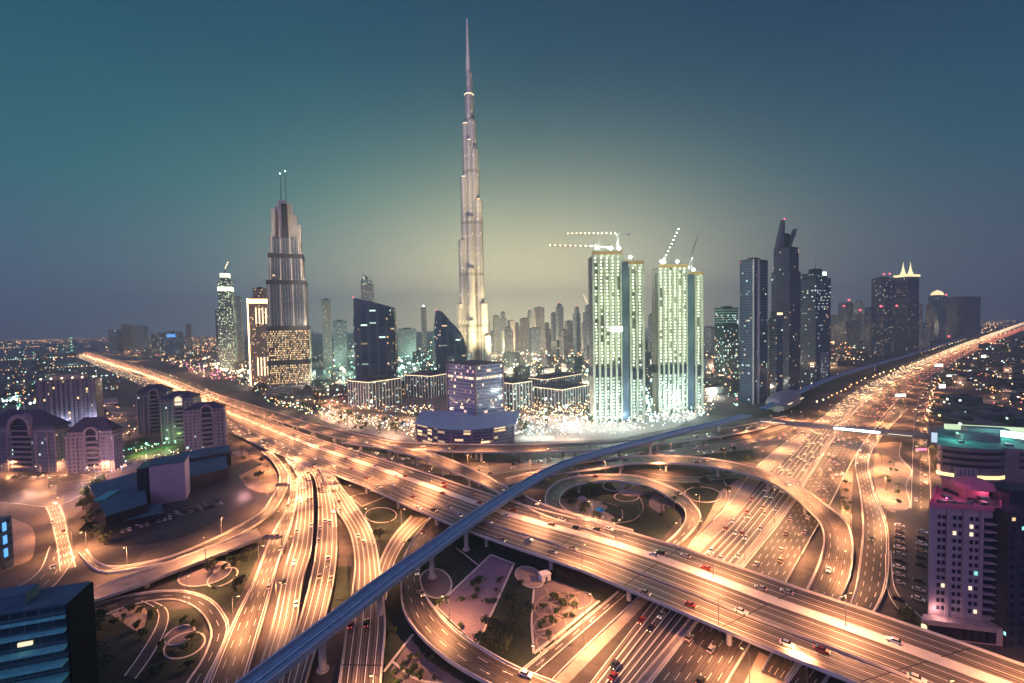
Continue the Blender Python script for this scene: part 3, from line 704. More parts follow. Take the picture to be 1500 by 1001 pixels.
MB().lathe((-1.0, 0, 0), [(5.6, h2 - 6), (4.8, h3), (3.8, h3 + 6), (2.9, h3 + 40), (1.7, h4), (.05, h4 + 3)], 10).build('spire', M['spire'], BK)
lampring = glow('tower_ring', (1.0, .72, .38), 3.0)
for zz, r, x, y in ((hc - 2, 10.8, 0, 0), (top(bc, 185) + 2.6, 7, -8.5, -3), (top(bc, 263) + 2.6, 6, -14.5, -6.8), (top(bc, 210) + 2.6, 6, -1, -7), (top(bc, 297) + 2.6, 5, 16.5, -13)):
    MB().lathe((x, y, zz), [(r, 0), (r, 1.5)], 16).build('light_ring', lampring, BK)
for k, (a, dd, hz, pw) in enumerate(((230, 150, 140, 1.6e6), (275, 150, 150, 1.4e6), (318, 150, 150, 3.4e6), (345, 130, 160, 1.8e6), (235, 240, 330, 6e6), (285, 230, 350, 5e6), (320, 240, 340, 1.1e7), (238, 260, 560, 1.2e7), (290, 250, 600, 1.0e7), (322, 260, 580, 2.0e7))):
    ld = bpy.data.lights.new('floodlight', 'SPOT'); ld.energy = pw * 2.4; ld.color = (1.0, .80, .42); ld.spot_size = R(44 if hz < 200 else 26 if hz < 500 else 24); ld.spot_blend = .9; ld.shadow_soft_size = 2
    lo = bpy.data.objects.new('floodlight', ld); C.objects.link(lo); lo.parent = BK
    v = Vector((dd * math.cos(R(a)), dd * math.sin(R(a)), 12)); lo.location = v
    tgt = Vector((0, 0, hz)); lo.rotation_euler = (tgt - v).to_track_quat('-Z', 'Y').to_euler()
mb = MB(bc); mb.prism(ngon(bc, 62, 28), 0, 14); mb.build('podium', F['haze'], BK)

# --- left tall tower, stepped, lower third lit
F['gold'] = facade('lit_apartments', (.06, .055, .06), (.05, .04, .03), (1.0, .64, .30), .72, 2.3, 3.8, .46, .62, 1.5, 0, .3, (1.0, .75, .45))
F['fins'] = facade('fin_glass', (.17, .18, .20), (.05, .07, .11), WARM, .02, 4.6, 3.8, .72, .86, 1.0, 0, .2)
TY = 800
tr, tc, ti = tower('skyscraper', 'tall stepped dark tower at left with its lower third lit gold and two masts', 424, TY,
    [(562, 66), (479, 61), (415, 60), (377, 53), (352, 46)], F['fins'], .38, .85, 'skyscraper')
poly0 = scale_poly(ti[0][0], tc, 1.006); hA, hB = top(tc, 560), top(tc, 480)
MB(tc).prism(poly0, hA, hB, cap=False).build('lit_floors', F['gold'], tr)
for yy, k in ((529, 1.03), (480, 1.02), (415, 1.05), (377, 1.05)):
    i = 0 if yy > 479 else (1 if yy > 415 else (2 if yy > 400 else 3)); h = top(tc, yy)
    MB(tc).prism(scale_poly(ti[i][0], tc, k), h - 5, h + 3).build('dark_band', M['roof_dark'], tr)
MB(tc).prism(scale_poly(ti[0][0], tc, 1.12), 0, top(tc, 563)).build('podium', F['dark'], tr)
# fins standing proud at the corners and the crown of upright slabs
for i, (poly, h) in enumerate(ti):
    z0 = ti[i - 1][1] if i else 0
    for k in range(4):
        a, b = poly[k], poly[(k + 1) % 4]
        for t in (.04, .34, .66, .96):
            x, y = a[0] + (b[0] - a[0]) * t, a[1] + (b[1] - a[1]) * t
            MB(tc).box((x, y, (z0 + h) / 2 + 2), (1.6, 1.6, h - z0 + 6), .38).build('fin', M['concrete_pale'], tr)
sl = ti[-1][0]
def slab_at(fx_, fy, w, dp, yt, m_='concrete_pale'):
    a, b, c_, d_ = [Vector((*p, 0)) for p in sl]; p = a.lerp(b, fx_).lerp(d_.lerp(c_, fx_), fy); h0 = ti[-1][1] - 6; h1 = top(tc, yt)
    MB(tc).box((p.x, p.y, (h0 + h1) / 2), (w, dp, h1 - h0), .38).build('crown_slab', M[m_], tr)
slab_at(.10, .3, 5, 16, 310); slab_at(.42, .4, 14, 14, 296); slab_at(.50, .2, 9, 10, 302, 'roof_dark'); slab_at(.62, .5, 13, 16, 299); slab_at(.80, .5, 12, 18, 316); slab_at(.95, .5, 9, 20, 330); slab_at(.25, .6, 10, 16, 304)
for fx_, yt in ((.38, 256), (.56, 252)):
    a, b, c_, d_ = [Vector((*p, 0)) for p in sl]; p = a.lerp(b, fx_).lerp(d_.lerp(c_, fx_), .4)
    MB(tc).tube((p.x, p.y, top(tc, 300)), (p.x, p.y, top(tc, yt)), .9, .4, 6).build('mast', M['steel'], tr); MB(tc).lathe((p.x, p.y, top(tc, yt)), [(.1, -1.5), (1.4, 0), (.1, 1.5)], 8).build('mast_light', M['coolw'], tr)

for yy, ang_, pw in ((555, -40, 2.2e5), (475, -40, 2.2e5), (410, -40, 1.8e5), (372, -40, 1.8e5), (345, -50, 1.8e5), (475, -130, 1.2e5), (372, -120, 1.0e5)):
    ld = bpy.data.lights.new('facade_lamp', 'POINT'); ld.energy = pw * .26; ld.color = (1, .80, .52); ld.shadow_soft_size = 1; lo = bpy.data.objects.new('facade_lamp', ld); C.objects.link(lo); lo.parent = tr; lo.location = (58 * math.cos(R(ang_)), 58 * math.sin(R(ang_)), top(tc, yy))
# --- orange outlined block behind it
F['mallhotel'] = facade('warm_hotel', (.32, .21, .15), (.10, .06, .05), (1.0, .6, .3), .20, 3.2, 3.6, .5, .55, 1.6, 0, .4)
r_, c_, i_ = tower('hotel_block', 'brown hotel block outlined by a vertical line of orange light', 383, 960, [(438, 34), (424, 20)], F['mallhotel'], .35, .8, 'hotel')
gl = glow('edge_light', (1.0, .58, .25), 7); p0 = i_[0][0]; h_ = i_[0][1]
MB(c_).box((p0[0][0] - .5, p0[0][1] - .5, h_ / 2), (1.6, 1.6, h_)).build('edge_light', gl, r_)
a, b = p0[0], p0[1]; mx = ((a[0] + b[0]) / 2, (a[1] + b[1]) / 2)
MB(c_).box((mx[0], mx[1] - .6, h_ - 6), (math.hypot(b[0] - a[0], b[1] - a[1]), 1.0, 9), .35).build('top_light', gl, r_)
for t in (.35, .5, .65, .8):
    MB(c_).box((a[0] + (b[0] - a[0]) * t, a[1] + (b[1] - a[1]) * t - .6, h_ - 38), (2.2, .8, 34), .35).build('wall_light', glow('wall_wash', (1.0, .72, .42), 2.4), r_)
    MB(c_).box((a[0] + (b[0] - a[0]) * t, a[1] + (b[1] - a[1]) * t - .6, 40), (2.2, .8, 40), .35).build('wall_light', bpy.data.materials['wall_wash'], r_)
# --- floodlit tower under repair at far left with a crane on top
F['repair'] = facade('repair_tower', (.22, .24, .19), (.08, .10, .09), (.85, 1.0, .62), .35, 4, 4, .55, .5, 1.6, .1, .4)
r_, c_, i_ = tower('tower', 'pale green floodlit tower with a bright belt and a crane on its top', 333, 1308, [(455, 26), (412, 21), (402, 13)], F['repair'], .4, .9)
for yy, wd in ((424, 22), (404, 14)):
    MB(c_).prism(scale_poly(i_[1][0], c_, wd / 21 * 1.02), top(c_, yy) - 6, top(c_, yy) + 6, cap=False).build('lit_belt', glow('belt_light', (.95, 1.0, .6), 2.6), r_)
tower('tower', 'short dark slab close to the left of the floodlit crane tower', 322, 1330, [(455, 10)], 'dark', .3)
tower('tower', 'dim tower close to the right of the floodlit crane tower', 350, 1420, [(436, 11)], 'haze2', .3)
def crane(x, y, z, mast, jib, ang, lights, label, luff=0.0, m_='warmw', lsz=.85):
    t = thing('tower_crane', label, 'crane', (x, y, z), ang)
    b = MB()
    for sx, sy in ((-.9, -.9), (.9, -.9), (.9, .9), (-.9, .9)): b.tube((sx, sy, -2), (sx, sy, mast), .22, .22, 4)
    k = 0
    while k < mast: b.tube((-.9, -.9, k), (.9, -.9, k + 3), .12, .12, 4); b.tube((.9, .9, k), (-.9, .9, k + 3), .12, .12, 4); b.tube((-.9, .9, k), (-.9, -.9, k + 3), .12, .12, 4); k += 3
    b.build('mast', M['steel'], t)
    b = MB(); d_ = Vector((math.cos(luff), 0, math.sin(luff))); e = Vector((0, 0, mast)); U = Vector((-math.sin(luff), 0, math.cos(luff)))
    A_, B_ = e + d_ * jib, e + U * 2
    b.tube(e + Vector((0, .8, 0)), A_, .25, .2, 4); b.tube(e + Vector((0, -.8, 0)), A_, .25, .2, 4); b.tube(B_, A_, .25, .2, 4)
    k = 0
    while k < jib - 4: b.tube(e + d_ * k + Vector((0, .8 * (1 - k / jib), 0)), B_.lerp(A_, min(1, (k + 3) / jib)), .12, .12, 4); k += 4
    b.build('jib', M['steel'], t)
    MB().tube(e, e - d_ * 14, .6, .6, 4).box((-13 * math.cos(luff), 0, mast - 13 * math.sin(luff) - 1.5), (4, 2, 3)).build('counter_jib', M['steel'], t)
    MB().box((1.5, -1.4, mast - 1), (2, 1.6, 2)).build('cab', M['white'], t); MB().tube(e, e + Vector((-1, 0, 9)), .3, .2, 4).build('tower_head', M['steel'], t)
    for i in range(lights):
        p = e + d_ * (jib * (i + .6) / lights); MB().box((p.x, p.y, p.z + .9), (lsz, lsz, lsz)).build('lamp', M[m_], t)
    return t
crane(c_.x, c_.y, top(c_, 402), 14, 26, -.3, 4, 'small lit crane leaning up from the floodlit tower at left', 1.0, 'warmw', 1.6)

# --- the two leaning glass towers
F['slant'] = facade('slant_glass', (.06, .085, .12), (.028, .055, .09), WARM, .03, 3.0, 3.6, .70, .74, 1.0, .16, .10, COOL)
def slanted(px, Y, xl, xr, yl, yr, label, phi, bulge, pw_=1.1):
    c = atY(px, Y); t = thing('slanted_tower', label, 'tower', c); wm = wpx(xr - xl, Y); dp = wm * .62
    hl, hr = top(c, yl), top(c, yr); nseg, nz = 12, 24; mb = MB(c); ring = []
    co, si = math.cos(phi), math.sin(phi)
    def pt(k, zf):
        # plan: lens; side outline bows out in the middle of its height and leans in at the top
        a = 2 * math.pi * (k + .5) / nseg; x, y = math.cos(a), math.sin(a)
        x = math.copysign(abs(x) ** .35, x); y = math.copysign(abs(y) ** .55, y)
        s_ = 1 - bulge * max(0, zf - .45) ** 2 * 2.2 - .05 * (1 - zf) ** 2
        X = x * wm / 2 * s_ * .93; Yd = y * dp / 2 * s_; h = (hl + (hr - hl) * ((x + 1) / 2) ** pw_) * zf
        return Vector((c.x + co * X - si * Yd, c.y + si * X + co * Yd, h))
    for j in range(nz):
        for k in range(nseg):
            a_, b_ = pt(k, j / nz), pt((k + 1) % nseg, j / nz); c2, d2 = pt((k + 1) % nseg, (j + 1) / nz), pt(k, (j + 1) / nz)
            L = wm / 4; mb.face([a_, b_, c2, d2], [(k * 9, a_.z), (k * 9 + 9, b_.z), (k * 9 + 9, c2.z), (k * 9, d2.z)])
    mb.build('glass_wall', F['slant'], t)
    mb = MB(c); mb.face([pt(k, 1.0) for k in range(nseg)]); mb.build('roof', M['roof_dark'], t)
    p = pt(nseg // 2, 1.0); MB(c).lathe((p.x, p.y, p.z + 1), [(.1, -1.5), (1.6, 0), (.1, 1.5)], 8).build('beacon', M['redl'], t)
    q0 = pt(nseg // 2, 1.0); q1 = pt(nseg - 1, 1.0); MB(c).path([q0, q0.lerp(q1, .5) + Vector((0, -2, 1)), q1], .8, 5).build('roof_edge', M['steel'], t)
    pod = ngon(c, wm * .72, 18); MB(c).prism(pod, 0, 16).build('podium', F['teal'], t)
    return t
slanted(550, 790, 518, 583, 437, 452, 'bigger slanted dark blue glass tower with a red beacon, left of the silver skyscraper', .12, .10)
slanted(659, 900, 633, 687, 455, 500, 'smaller slanted dark glass tower with a curved right edge beside the silver skyscraper', .25, .30, 2.0)
# --- sail topped hotel and neighbours behind
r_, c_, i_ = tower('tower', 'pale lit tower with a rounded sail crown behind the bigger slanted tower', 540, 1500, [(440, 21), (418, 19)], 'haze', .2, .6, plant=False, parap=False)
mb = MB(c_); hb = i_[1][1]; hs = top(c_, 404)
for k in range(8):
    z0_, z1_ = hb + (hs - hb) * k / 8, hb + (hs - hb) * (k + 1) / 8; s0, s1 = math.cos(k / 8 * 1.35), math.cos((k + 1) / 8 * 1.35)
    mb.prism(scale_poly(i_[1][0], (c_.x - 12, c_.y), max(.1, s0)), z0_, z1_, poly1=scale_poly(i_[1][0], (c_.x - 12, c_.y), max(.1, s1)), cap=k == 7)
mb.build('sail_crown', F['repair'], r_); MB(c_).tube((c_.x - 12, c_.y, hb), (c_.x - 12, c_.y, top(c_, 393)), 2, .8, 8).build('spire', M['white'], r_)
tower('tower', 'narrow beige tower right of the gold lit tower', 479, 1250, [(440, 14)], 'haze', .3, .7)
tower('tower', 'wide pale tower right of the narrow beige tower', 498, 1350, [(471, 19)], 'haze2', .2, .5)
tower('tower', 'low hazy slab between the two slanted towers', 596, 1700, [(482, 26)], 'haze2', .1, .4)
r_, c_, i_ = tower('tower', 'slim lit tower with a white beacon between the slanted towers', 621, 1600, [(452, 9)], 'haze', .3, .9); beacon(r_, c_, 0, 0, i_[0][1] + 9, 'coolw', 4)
# --- hazy skyline right of the silver skyscraper
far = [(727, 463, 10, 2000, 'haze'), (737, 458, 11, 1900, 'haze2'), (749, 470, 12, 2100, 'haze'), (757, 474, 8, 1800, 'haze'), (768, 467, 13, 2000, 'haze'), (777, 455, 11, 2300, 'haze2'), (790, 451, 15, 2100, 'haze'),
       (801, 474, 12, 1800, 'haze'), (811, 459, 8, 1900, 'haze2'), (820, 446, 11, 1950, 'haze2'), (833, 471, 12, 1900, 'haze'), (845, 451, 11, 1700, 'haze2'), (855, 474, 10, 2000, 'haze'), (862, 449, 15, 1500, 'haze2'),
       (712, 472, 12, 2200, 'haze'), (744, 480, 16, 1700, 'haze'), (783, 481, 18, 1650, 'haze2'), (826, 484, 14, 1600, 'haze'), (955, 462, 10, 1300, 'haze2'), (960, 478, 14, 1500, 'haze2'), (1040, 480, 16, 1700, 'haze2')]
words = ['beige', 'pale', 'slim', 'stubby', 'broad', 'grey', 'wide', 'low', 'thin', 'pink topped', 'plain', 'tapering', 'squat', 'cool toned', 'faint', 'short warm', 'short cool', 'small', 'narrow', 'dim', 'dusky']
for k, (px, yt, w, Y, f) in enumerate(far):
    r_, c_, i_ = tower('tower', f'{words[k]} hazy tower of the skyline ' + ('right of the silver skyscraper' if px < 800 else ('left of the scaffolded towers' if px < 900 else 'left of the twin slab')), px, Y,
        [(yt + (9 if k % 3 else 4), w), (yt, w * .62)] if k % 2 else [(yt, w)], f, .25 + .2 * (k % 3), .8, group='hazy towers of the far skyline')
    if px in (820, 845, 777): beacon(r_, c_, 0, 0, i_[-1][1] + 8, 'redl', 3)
# --- the two towers under construction: bare floors with work lamps on every level
M['conc_raw'] = mat('raw_concrete', (.42, .42, .34), .85, var=.2, scale=.2)
M['work_lamp'] = glow('work_lamp', (.92, 1.0, .66), 8); M['work_cool'] = glow('work_lamp_cool', (.70, 1.0, .85), 5); M['site_white'] = glow('site_floodlight', (.85, 1.0, .95), 40)
M['core_wall'] = mat('core_wall', (.06, .085, .12), .5, var=.2, scale=.1)
def construction(px, py, wl, wr, yt, yr, label, phi):
    base_ = P(px, py); c = base_.copy(); Y = c.y; t = thing('unfinished_tower', label, 'tower', c)
    WL, WR = wpx(wl, Y), wpx(wr, Y); hL, hR = top(c, yt), top(c, yr); co, si = math.cos(phi), math.sin(phi)
    def L2(x, y): return (c.x + co * x - si * y, c.y + si * x + co * y)
    blocks = [(-WL, -1.5, hL, 'main'), (1.5 + WR * .0, WR, hR, 'side')]
    for x0, x1, h, nm in blocks:
        dp = 24; fl = 3.9; nfl = int(h / fl); deck = h * .17
        mb = MB(c); lamps = MB(c); lampc = MB(c)
        for k in range(1, nfl + 1):
            z = k * fl; mb.prism([L2(x0, 0), L2(x1, 0), L2(x1, dp), L2(x0, dp)], z - .45, z, bottom=True)
        mb.build('floor_slabs', M['conc_raw'], t)
        mb = MB(c); nb = max(2, int((x1 - x0) / 6.2))
        for i in range(nb + 1):
            x = x0 + (x1 - x0) * i / nb; mb.prism([L2(x - 1.3, -.9), L2(x + 1.3, -.9), L2(x + 1.3, 1.4), L2(x - 1.3, 1.4)], 0, h)
        mb.build('facade_columns', M['conc_raw'], t)
        mb = MB(c); mb.prism([L2(x0 + .6, 6), L2(x1 - .6, 6), L2(x1 - .6, dp - 1), L2(x0 + .6, dp - 1)], 0, h - 2); mb.build('inner_wall', M['conc_raw'], t)
        rr = random.Random(px)
        for k in range(1, nfl):
            z = k * fl + 2.2
            if abs(k * fl - h * .30) < 6: continue
            for i in range(nb):
                if rr.random() < (.93 if (k // 7 + i) % 5 else .62):
                    xm = x0 + (x1 - x0) * (i + .5 + rr.uniform(-.05, .05)) / nb; (lampc if k * fl < h * .30 or (nm == 'side' and False) else lamps).box((*L2(xm, 1.2), z), (.9 + .5 * rr.random(), .6, .7 + rr.random() * .5), phi)
        lamps.build('work_lights', M['work_lamp'], t); lampc.build('work_lights', M['work_cool'], t)
        mb = MB(c); z = h * .30
        mb.prism([L2(x0 - .3, -.4), L2(x1 + .3, -.4), L2(x1 + .3, dp), L2(x0 - .3, dp)], z - 5.5, z + 5.5); mb.build('dark_belt', M['roof_dark'], t)
        mb = MB(c)
        for i in range(nb * 2 + 1):
            x = x0 + (x1 - x0) * i / nb / 2; p = L2(x, 0); mb.tube((*p, h), (*p, h + 5 + 3 * rr.random()), .25, .2, 4)
        mb.build('rebar_posts', M['steel'], t)
        mb = MB(c); mb.prism([L2(x0 - 1, -1), L2(x1 + 1, -1), L2(x1 + 1, -.8), L2(x0 - 1, -.8)], h - 1, h + 3); mb.build('edge_screen', mat('safety_screen', (.5, .3, .12), .8), t)
    hx = -WL - 2.2; mb = MB(c)
    for sx, sy in ((-1, 2), (1, 2), (1, 4), (-1, 4)): p = L2(hx + sx, sy); mb.tube((*p, 0), (*p, hL * .96), .2, .2, 4)
    for k in range(int(hL / 4)): mb.tube((*L2(hx - 1, 2), k * 4), (*L2(hx + 1, 2), k * 4 + 4), .12, .12, 4)
    mb.build('hoist', M['steel'], t)
    mb = MB(c); mb.prism([L2(-1.5, -2), L2(6.5, -2), L2(6.5, 14), L2(-1.5, 14)], 0, hL - 10); mb.build('glass_core', M['core_wall'], t)
    for xk, zk in ((-WL * .75, .12), (-WL * .3, .12), (-WL * .75, .45), (-WL * .3, .45), (-WL * .75, .72), (-WL * .3, .72), (-WL * .5, .95), (WR * .6, .2), (WR * .6, .55), (WR * .6, .85)):  # bodiless fill lights added in front to brighten the slabs and columns
        ld = bpy.data.lights.new('work_light', 'POINT'); ld.energy = 17000 if zk > .3 else 24000; ld.color = (.76, 1, .58) if zk > .3 else (.72, 1, .88); ld.shadow_soft_size = 2; lo = bpy.data.objects.new('work_light', ld); C.objects.link(lo); lo.parent = t; p = L2(xk, -26); lo.location = (p[0] - c.x, p[1] - c.y, hL * zk)
    return t, c, hL, hR, L2
c1t, cc1, h1, h1r, L1 = construction(914, 618, 44, 31, 372, 386, 'left one of two unfinished towers covered in work lamps', .10)
c2t, cc2, h2_, h2r, L2_ = construction(1009, 604, 45, 21, 391, 402, 'right one of two unfinished towers covered in work lamps', .10)
for (cc, LL, hh, xs) in ((cc1, L1, h1, (-30, -12, -2, 12)), (cc2, L2_, h2_, (-34, -12, 10))):
    for k, x in enumerate(xs):
        p = LL(x, 6); z = hh + (7 if x < 2 else -4)
        f_ = thing('floodlight', f"white floodlight {('leftmost', 'second', 'third', 'rightmost')[k]} one on top of the {'left' if cc is cc1 else 'right'} unfinished tower", 'floodlight', (*p, z))
        MB().tube((0, 0, -9), (0, 0, 0), .2, .2, 5).build('mast', M['steel'], f_); MB().lathe((0, 0, .8), [(.1, -1.9), (2.2, 0), (.1, 1.9)], 8).build('lamp', M['site_white'], f_)
        ld = bpy.data.lights.new('flood', 'POINT'); ld.energy = 60000; ld.color = (.85, 1, .75); ld.shadow_soft_size = 1.2; lo = bpy.data.objects.new('flood', ld); C.objects.link(lo); lo.parent = f_; lo.location = (0, -3, 2)
a_ = L1(-8, -1.0); MB(cc1).box((*a_, top(cc1, 482)), (15, .6, 4.0), .1).build('lit_panel', M['site_white'], c1t)
p = L1(-2, 10); crane(*p, h1, 26, 62, math.pi - .12, 12, 'upper crane with a long lamp dotted jib pointing left from the left unfinished tower', .03)
p = L1(-26, 10); crane(*p, h1, 10, 62, math.pi + .08, 10, 'lower crane with a lamp dotted jib pointing left from the left unfinished tower', .02)
p = L2_(-30, 8); crane(*p, h2_, 8, 52, .35, 9, 'crane with a steep bright jib rising from the right unfinished tower', 1.05, 'coolw', 1.3)
p = L2_(10, 12); crane(*p, h2_, 14, 34, .3, 0, 'unlit crane with a raised jib at the back of the right unfinished tower', 1.2)
p = atY(862, 1500); crane(p.x, p.y, top(p, 452), 12, 40, math.pi - .3, 6, 'lit crane on the hazy tower left of the unfinished towers', 1.15, 'warmw', 1.6)
p = P(985, 612); crane(p.x + 2, p.y - 22, 0, 12, 46, math.pi - .6, 9, 'low site crane with a bright sloping jib in front of the right unfinished tower', 1.0, 'coolw', 1.1)
# --- dark towers at right
F['dkA'] = facade('dk_blue', (.085, .095, .14), (.03, .06, .105), COOL, .035, 3.0, 3.8, .8, .5, .9, .15, .12, WARM)
F['dkB'] = facade('dk_mauve', (.085, .08, .125), (.035, .04, .075), WARM, .03, 3.4, 3.8, .6, .5, .9, .0, .2, COOL)
rA, cA, iA = tower('tower', 'flat topped twin slab tower with a pale vertical stripe, nearest of the dark right group', 1104, 640, [(383, 42)], F['dkA'], .55, .55)
pA, hA_ = iA[0]
for t_ in (-.01, .30, .36): a_, b_ = Vector(pA[0]), Vector(pA[1]); p_ = a_.lerp(b_, t_); MB(cA).box((p_.x, p_.y - .6, hA_ / 2), (1.7, 1.7, hA_ + 2), .55).build('stone_fin', M['concrete_pale'], rA)
for k in range(3): beacon(rA, cA, -19 + k * .6, -2, hA_ - 2 - k * 8, 'redl', 1.6)
rB, cB, iB = tower('skyscraper', 'tallest dark tower of the right group with two curved horn blades on top', 1151, 700, [(575, 42), (400, 37), (365, 32)], F['dkB'], .5, .9, 'skyscraper', plant=False)
pB, hB_ = iB[-1]
def horn(x0, yt, lean, w):
    mb = MB(cB); h0 = hB_ - 2; h1_ = top(cB, yt); prev = None
    for k in range(15):
        f_ = k / 14; z = h0 + (h1_ - h0) * f_; xo = x0 + lean * math.sin(f_ * 1.5) ** 2; ww = w * (1 - f_) ** .7 + .5
        cur = [(cB.x + xo - ww / 2, cB.y - 5, z), (cB.x + xo + ww / 2, cB.y - 5, z), (cB.x + xo + ww / 2, cB.y + 5, z), (cB.x + xo - ww / 2, cB.y + 5, z)]
        if prev:
            for a in range(4): mb.face([prev[a], prev[(a + 1) % 4], cur[(a + 1) % 4], cur[a]])
        prev = cur
    mb.face(prev); mb.build('horn', F['dkB'], rB)
horn(-11, 322, 5, 9); horn(4, 345, -6, 3); horn(2, 336, 11, 6)
MB(cB).box((cB.x - 2, cB.y, hB_ + 12), (12, 8, 24), .5).build('crown_frame', M['dark'], rB); beacon(rB, cB, -6, -5, top(cB, 322), 'redl', 1.5)
M['sign_dim'] = glow('lit_office', (.8, .9, .8), .8)
rC, cC, iC = tower('tower', 'dark tower with white lit roof signs and a mast, right of the horned tower', 1192, 830, [(410, 38), (402, 30)], F['dkA'], .35, .9)
pC, hC = iC[0]
MB(cC).box((cC.x + 2, cC.y, hC + 12), (16, 14, 16), .3).build('roof_block', M['roof_dark'], rC); MB(cC).tube((cC.x + 2, cC.y, hC + 20), (cC.x + 2, cC.y, top(cC, 382)), .5, .2, 6).build('mast', M['steel'], rC)
MB(cC).box((cC.x - 8, cC.y - 14.5, hC + 2), (4, 1, 9), .35).build('sign', M['greenw'], rC); MB(cC).box((cC.x + 12, cC.y - 11, hC + 10), (8, 1, 6), .35).build('sign', M['coolw'], rC)
for k_ in range(16): t_ = .12 + .7 * ((k_ * 7) % 16) / 16; z_ = hC - 22 - 6 * ((k_ * 5) % 6); MB(cC).box((pC[0][0] + (pC[1][0] - pC[0][0]) * t_, pC[0][1] + (pC[1][1] - pC[0][1]) * t_ - .3, z_), (3.2, .5, 1.2), .35).build('lit_window', M['sign_dim'], rC)
F['grid'] = facade('grid_front', (.25, .24, .28), (.03, .03, .05), COOL, .10, 2.2, 2.8, .6, .6, 1.0); a, b = pC[0], pC[1]
MB(cC).box(((a[0] * .4 + b[0] * .6), (a[1] * .4 + b[1] * .6) - .4, 30), (20, 1, 56), .35).build('grid_panel', F['grid'], rC)
r_, c_, i_ = tower('tower', 'narrow tower with a lit band standing in front of the horned tower', 1138, 655, [(458, 15)], F['dark'], .3, .8, plant=False); MB(c_).box((c_.x, c_.y - 7, i_[0][1] - 2), (9, 1, 3), .3).build('lit_band', glow('band_warm', (1, .7, .35), 2.5), r_)
tower('tower', 'pale slab seen behind the gap between the horned tower and the twin slab', 1130, 760, [(470, 14)], F['dkB'], .2, .6)
r_, c_, i_ = tower('office_block', 'squat green lit office left of the twin slab tower', 1064, 900, [(452, 30)], 'teal', .3, .7, 'office')
for k in range(6): MB(c_).prism(scale_poly(i_[0][0], c_, 1.01), i_[0][1] - 4 - k * 5, i_[0][1] - 3 - k * 5, cap=False).build('lit_floor', glow('green_floor', (.35, .9, .6), .35) if k == 0 else bpy.data.materials['green_floor'], r_)
# --- far right cluster
rl = [(1238, 462, 34, 2100, 'dark', 'broad dark block with three red lamps on stepped roofs'), (1257, 442, 14, 2200, 'haze2', 'pale tower just right of the broad dark block'),
      (1293, 408, 26, 1400, 'dark', 'dark tower with two red lamps on top, left of the crowned tower'), (1275, 452, 14, 1350, 'dark', 'low dark shoulder left of the red lamp tower'), (1306, 435, 16, 1480, 'dkB', 'dim tower between the red lamp tower and the crowned tower'),
      (1327, 405, 28, 1440, 'dkB', 'tall tower crowned with two golden cones'), (1342, 446, 14, 1560, 'haze2', 'pale narrow tower right of the crowned tower'), (1372, 433, 19, 2250, 'darkblue', 'tower with a rounded golden cap'),
      (1362, 446, 9, 2200, 'stone', 'thin tower touching the gold capped tower on the left'), (1406, 436, 42, 2300, 'dkB', 'wide flat slab tower, rightmost of the skyline'), (1350, 480, 18, 1700, 'haze2', 'low pale block in front of the gold capped tower')]
for px, yt, w, Y, f, lb in rl:
    r_, c_, i_ = tower('tower', lb, px, Y, [(yt, w)] if w != 28 else [(yt + 50, w), (yt, w * .96)], F[f], .3, .8, plant=(w not in (28, 19)))
    h = i_[-1][1]
    if px == 1238:
        MB(c_).prism(rect((c_.x + 2, c_.y), 46, 38, .3), h, h + 62).build('wall', F['dark'], r_); beacon(r_, c_, 2, -20, h + 72, 'redl', 6); beacon(r_, c_, -30, -30, h + 44, 'redl', 5); beacon(r_, c_, 40, -40, h + 22, 'redl', 6)
    if px == 1293: beacon(r_, c_, -8, -12, h + 12, 'redl', 3.4); beacon(r_, c_, 10, -12, h + 13, 'redl', 3.4); beacon(r_, c_, -30, -28, top(c_, 449), 'redl', 4); beacon(r_, c_, 14, -34, top(c_, 449), 'redl', 3.4)
    if px == 1327:
        gold = glow('gold_crown', (1, .78, .36), 1.6)
        MB(c_).prism(scale_poly(i_[-1][0], c_, 1.08), h - 3, h + 4, bottom=True).build('crown_band', gold, r_)
        for dx in (-12, 12): MB(c_).lathe((c_.x + dx, c_.y, h + 4), [(9, 0), (5, 10), (3.4, 18), (1.2, 30), (.2, 44)], 10).build('cone', gold, r_)
    if px == 1372:
        MB(c_).lathe((c_.x, c_.y, h), [(26, 0), (24, 10), (16, 20), (.2, 28)], 14).build('cap', bpy.data.materials['gold_crown'], r_); beacon(r_, c_, 30, -16, h + 2, 'redl', 5); beacon(r_, c_, 34, -30, 20, 'redl', 6)
# --- far left skyline
fl_ = [(168, 484, 13, 2700, 'dark', 'dark block with white lamps at its top beside the far left highway'), (184, 476, 9, 2750, 'stone', 'reddish slim tower beside the far left highway'), (203, 478, 20, 2800, 'haze2', 'grey flat tower right of the reddish slim tower'),
       (254, 487, 20, 2100, 'darkblue', 'dark block with a blue lit face'), (276, 476, 6, 2100, 'stone', 'thin tower at far left near the orange lights'), (236, 489, 22, 2400, 'lowdark', 'low wide block at far left behind the highway')]
for px, yt, w, Y, f, lb in fl_:
    r_, c_, i_ = tower('tower', lb, px, Y, [(yt, w)], f, .2, .7); h = i_[0][1]
    if px == 168: MB(c_).lathe((c_.x, c_.y, h + 4), [(7, 0), (6, 11), (.2, 30)], 8).build('spire', M['white'], r_); beacon(r_, c_, -16, -16, h - 4, 'coolw', 2.5); beacon(r_, c_, 14, -14, h - 4, 'coolw', 2.5)
    if px == 254: MB(c_).box((c_.x + 8, c_.y - 28, h - 16), (36, 1, 14), .2).build('screen', glow('blue_screen', (.1, .4, 1), 1.2), r_)
pc = atY(103, 2600); gt = thing('lit_mast', 'mast with green lamps at the far end of the left highway', 'mast', pc)
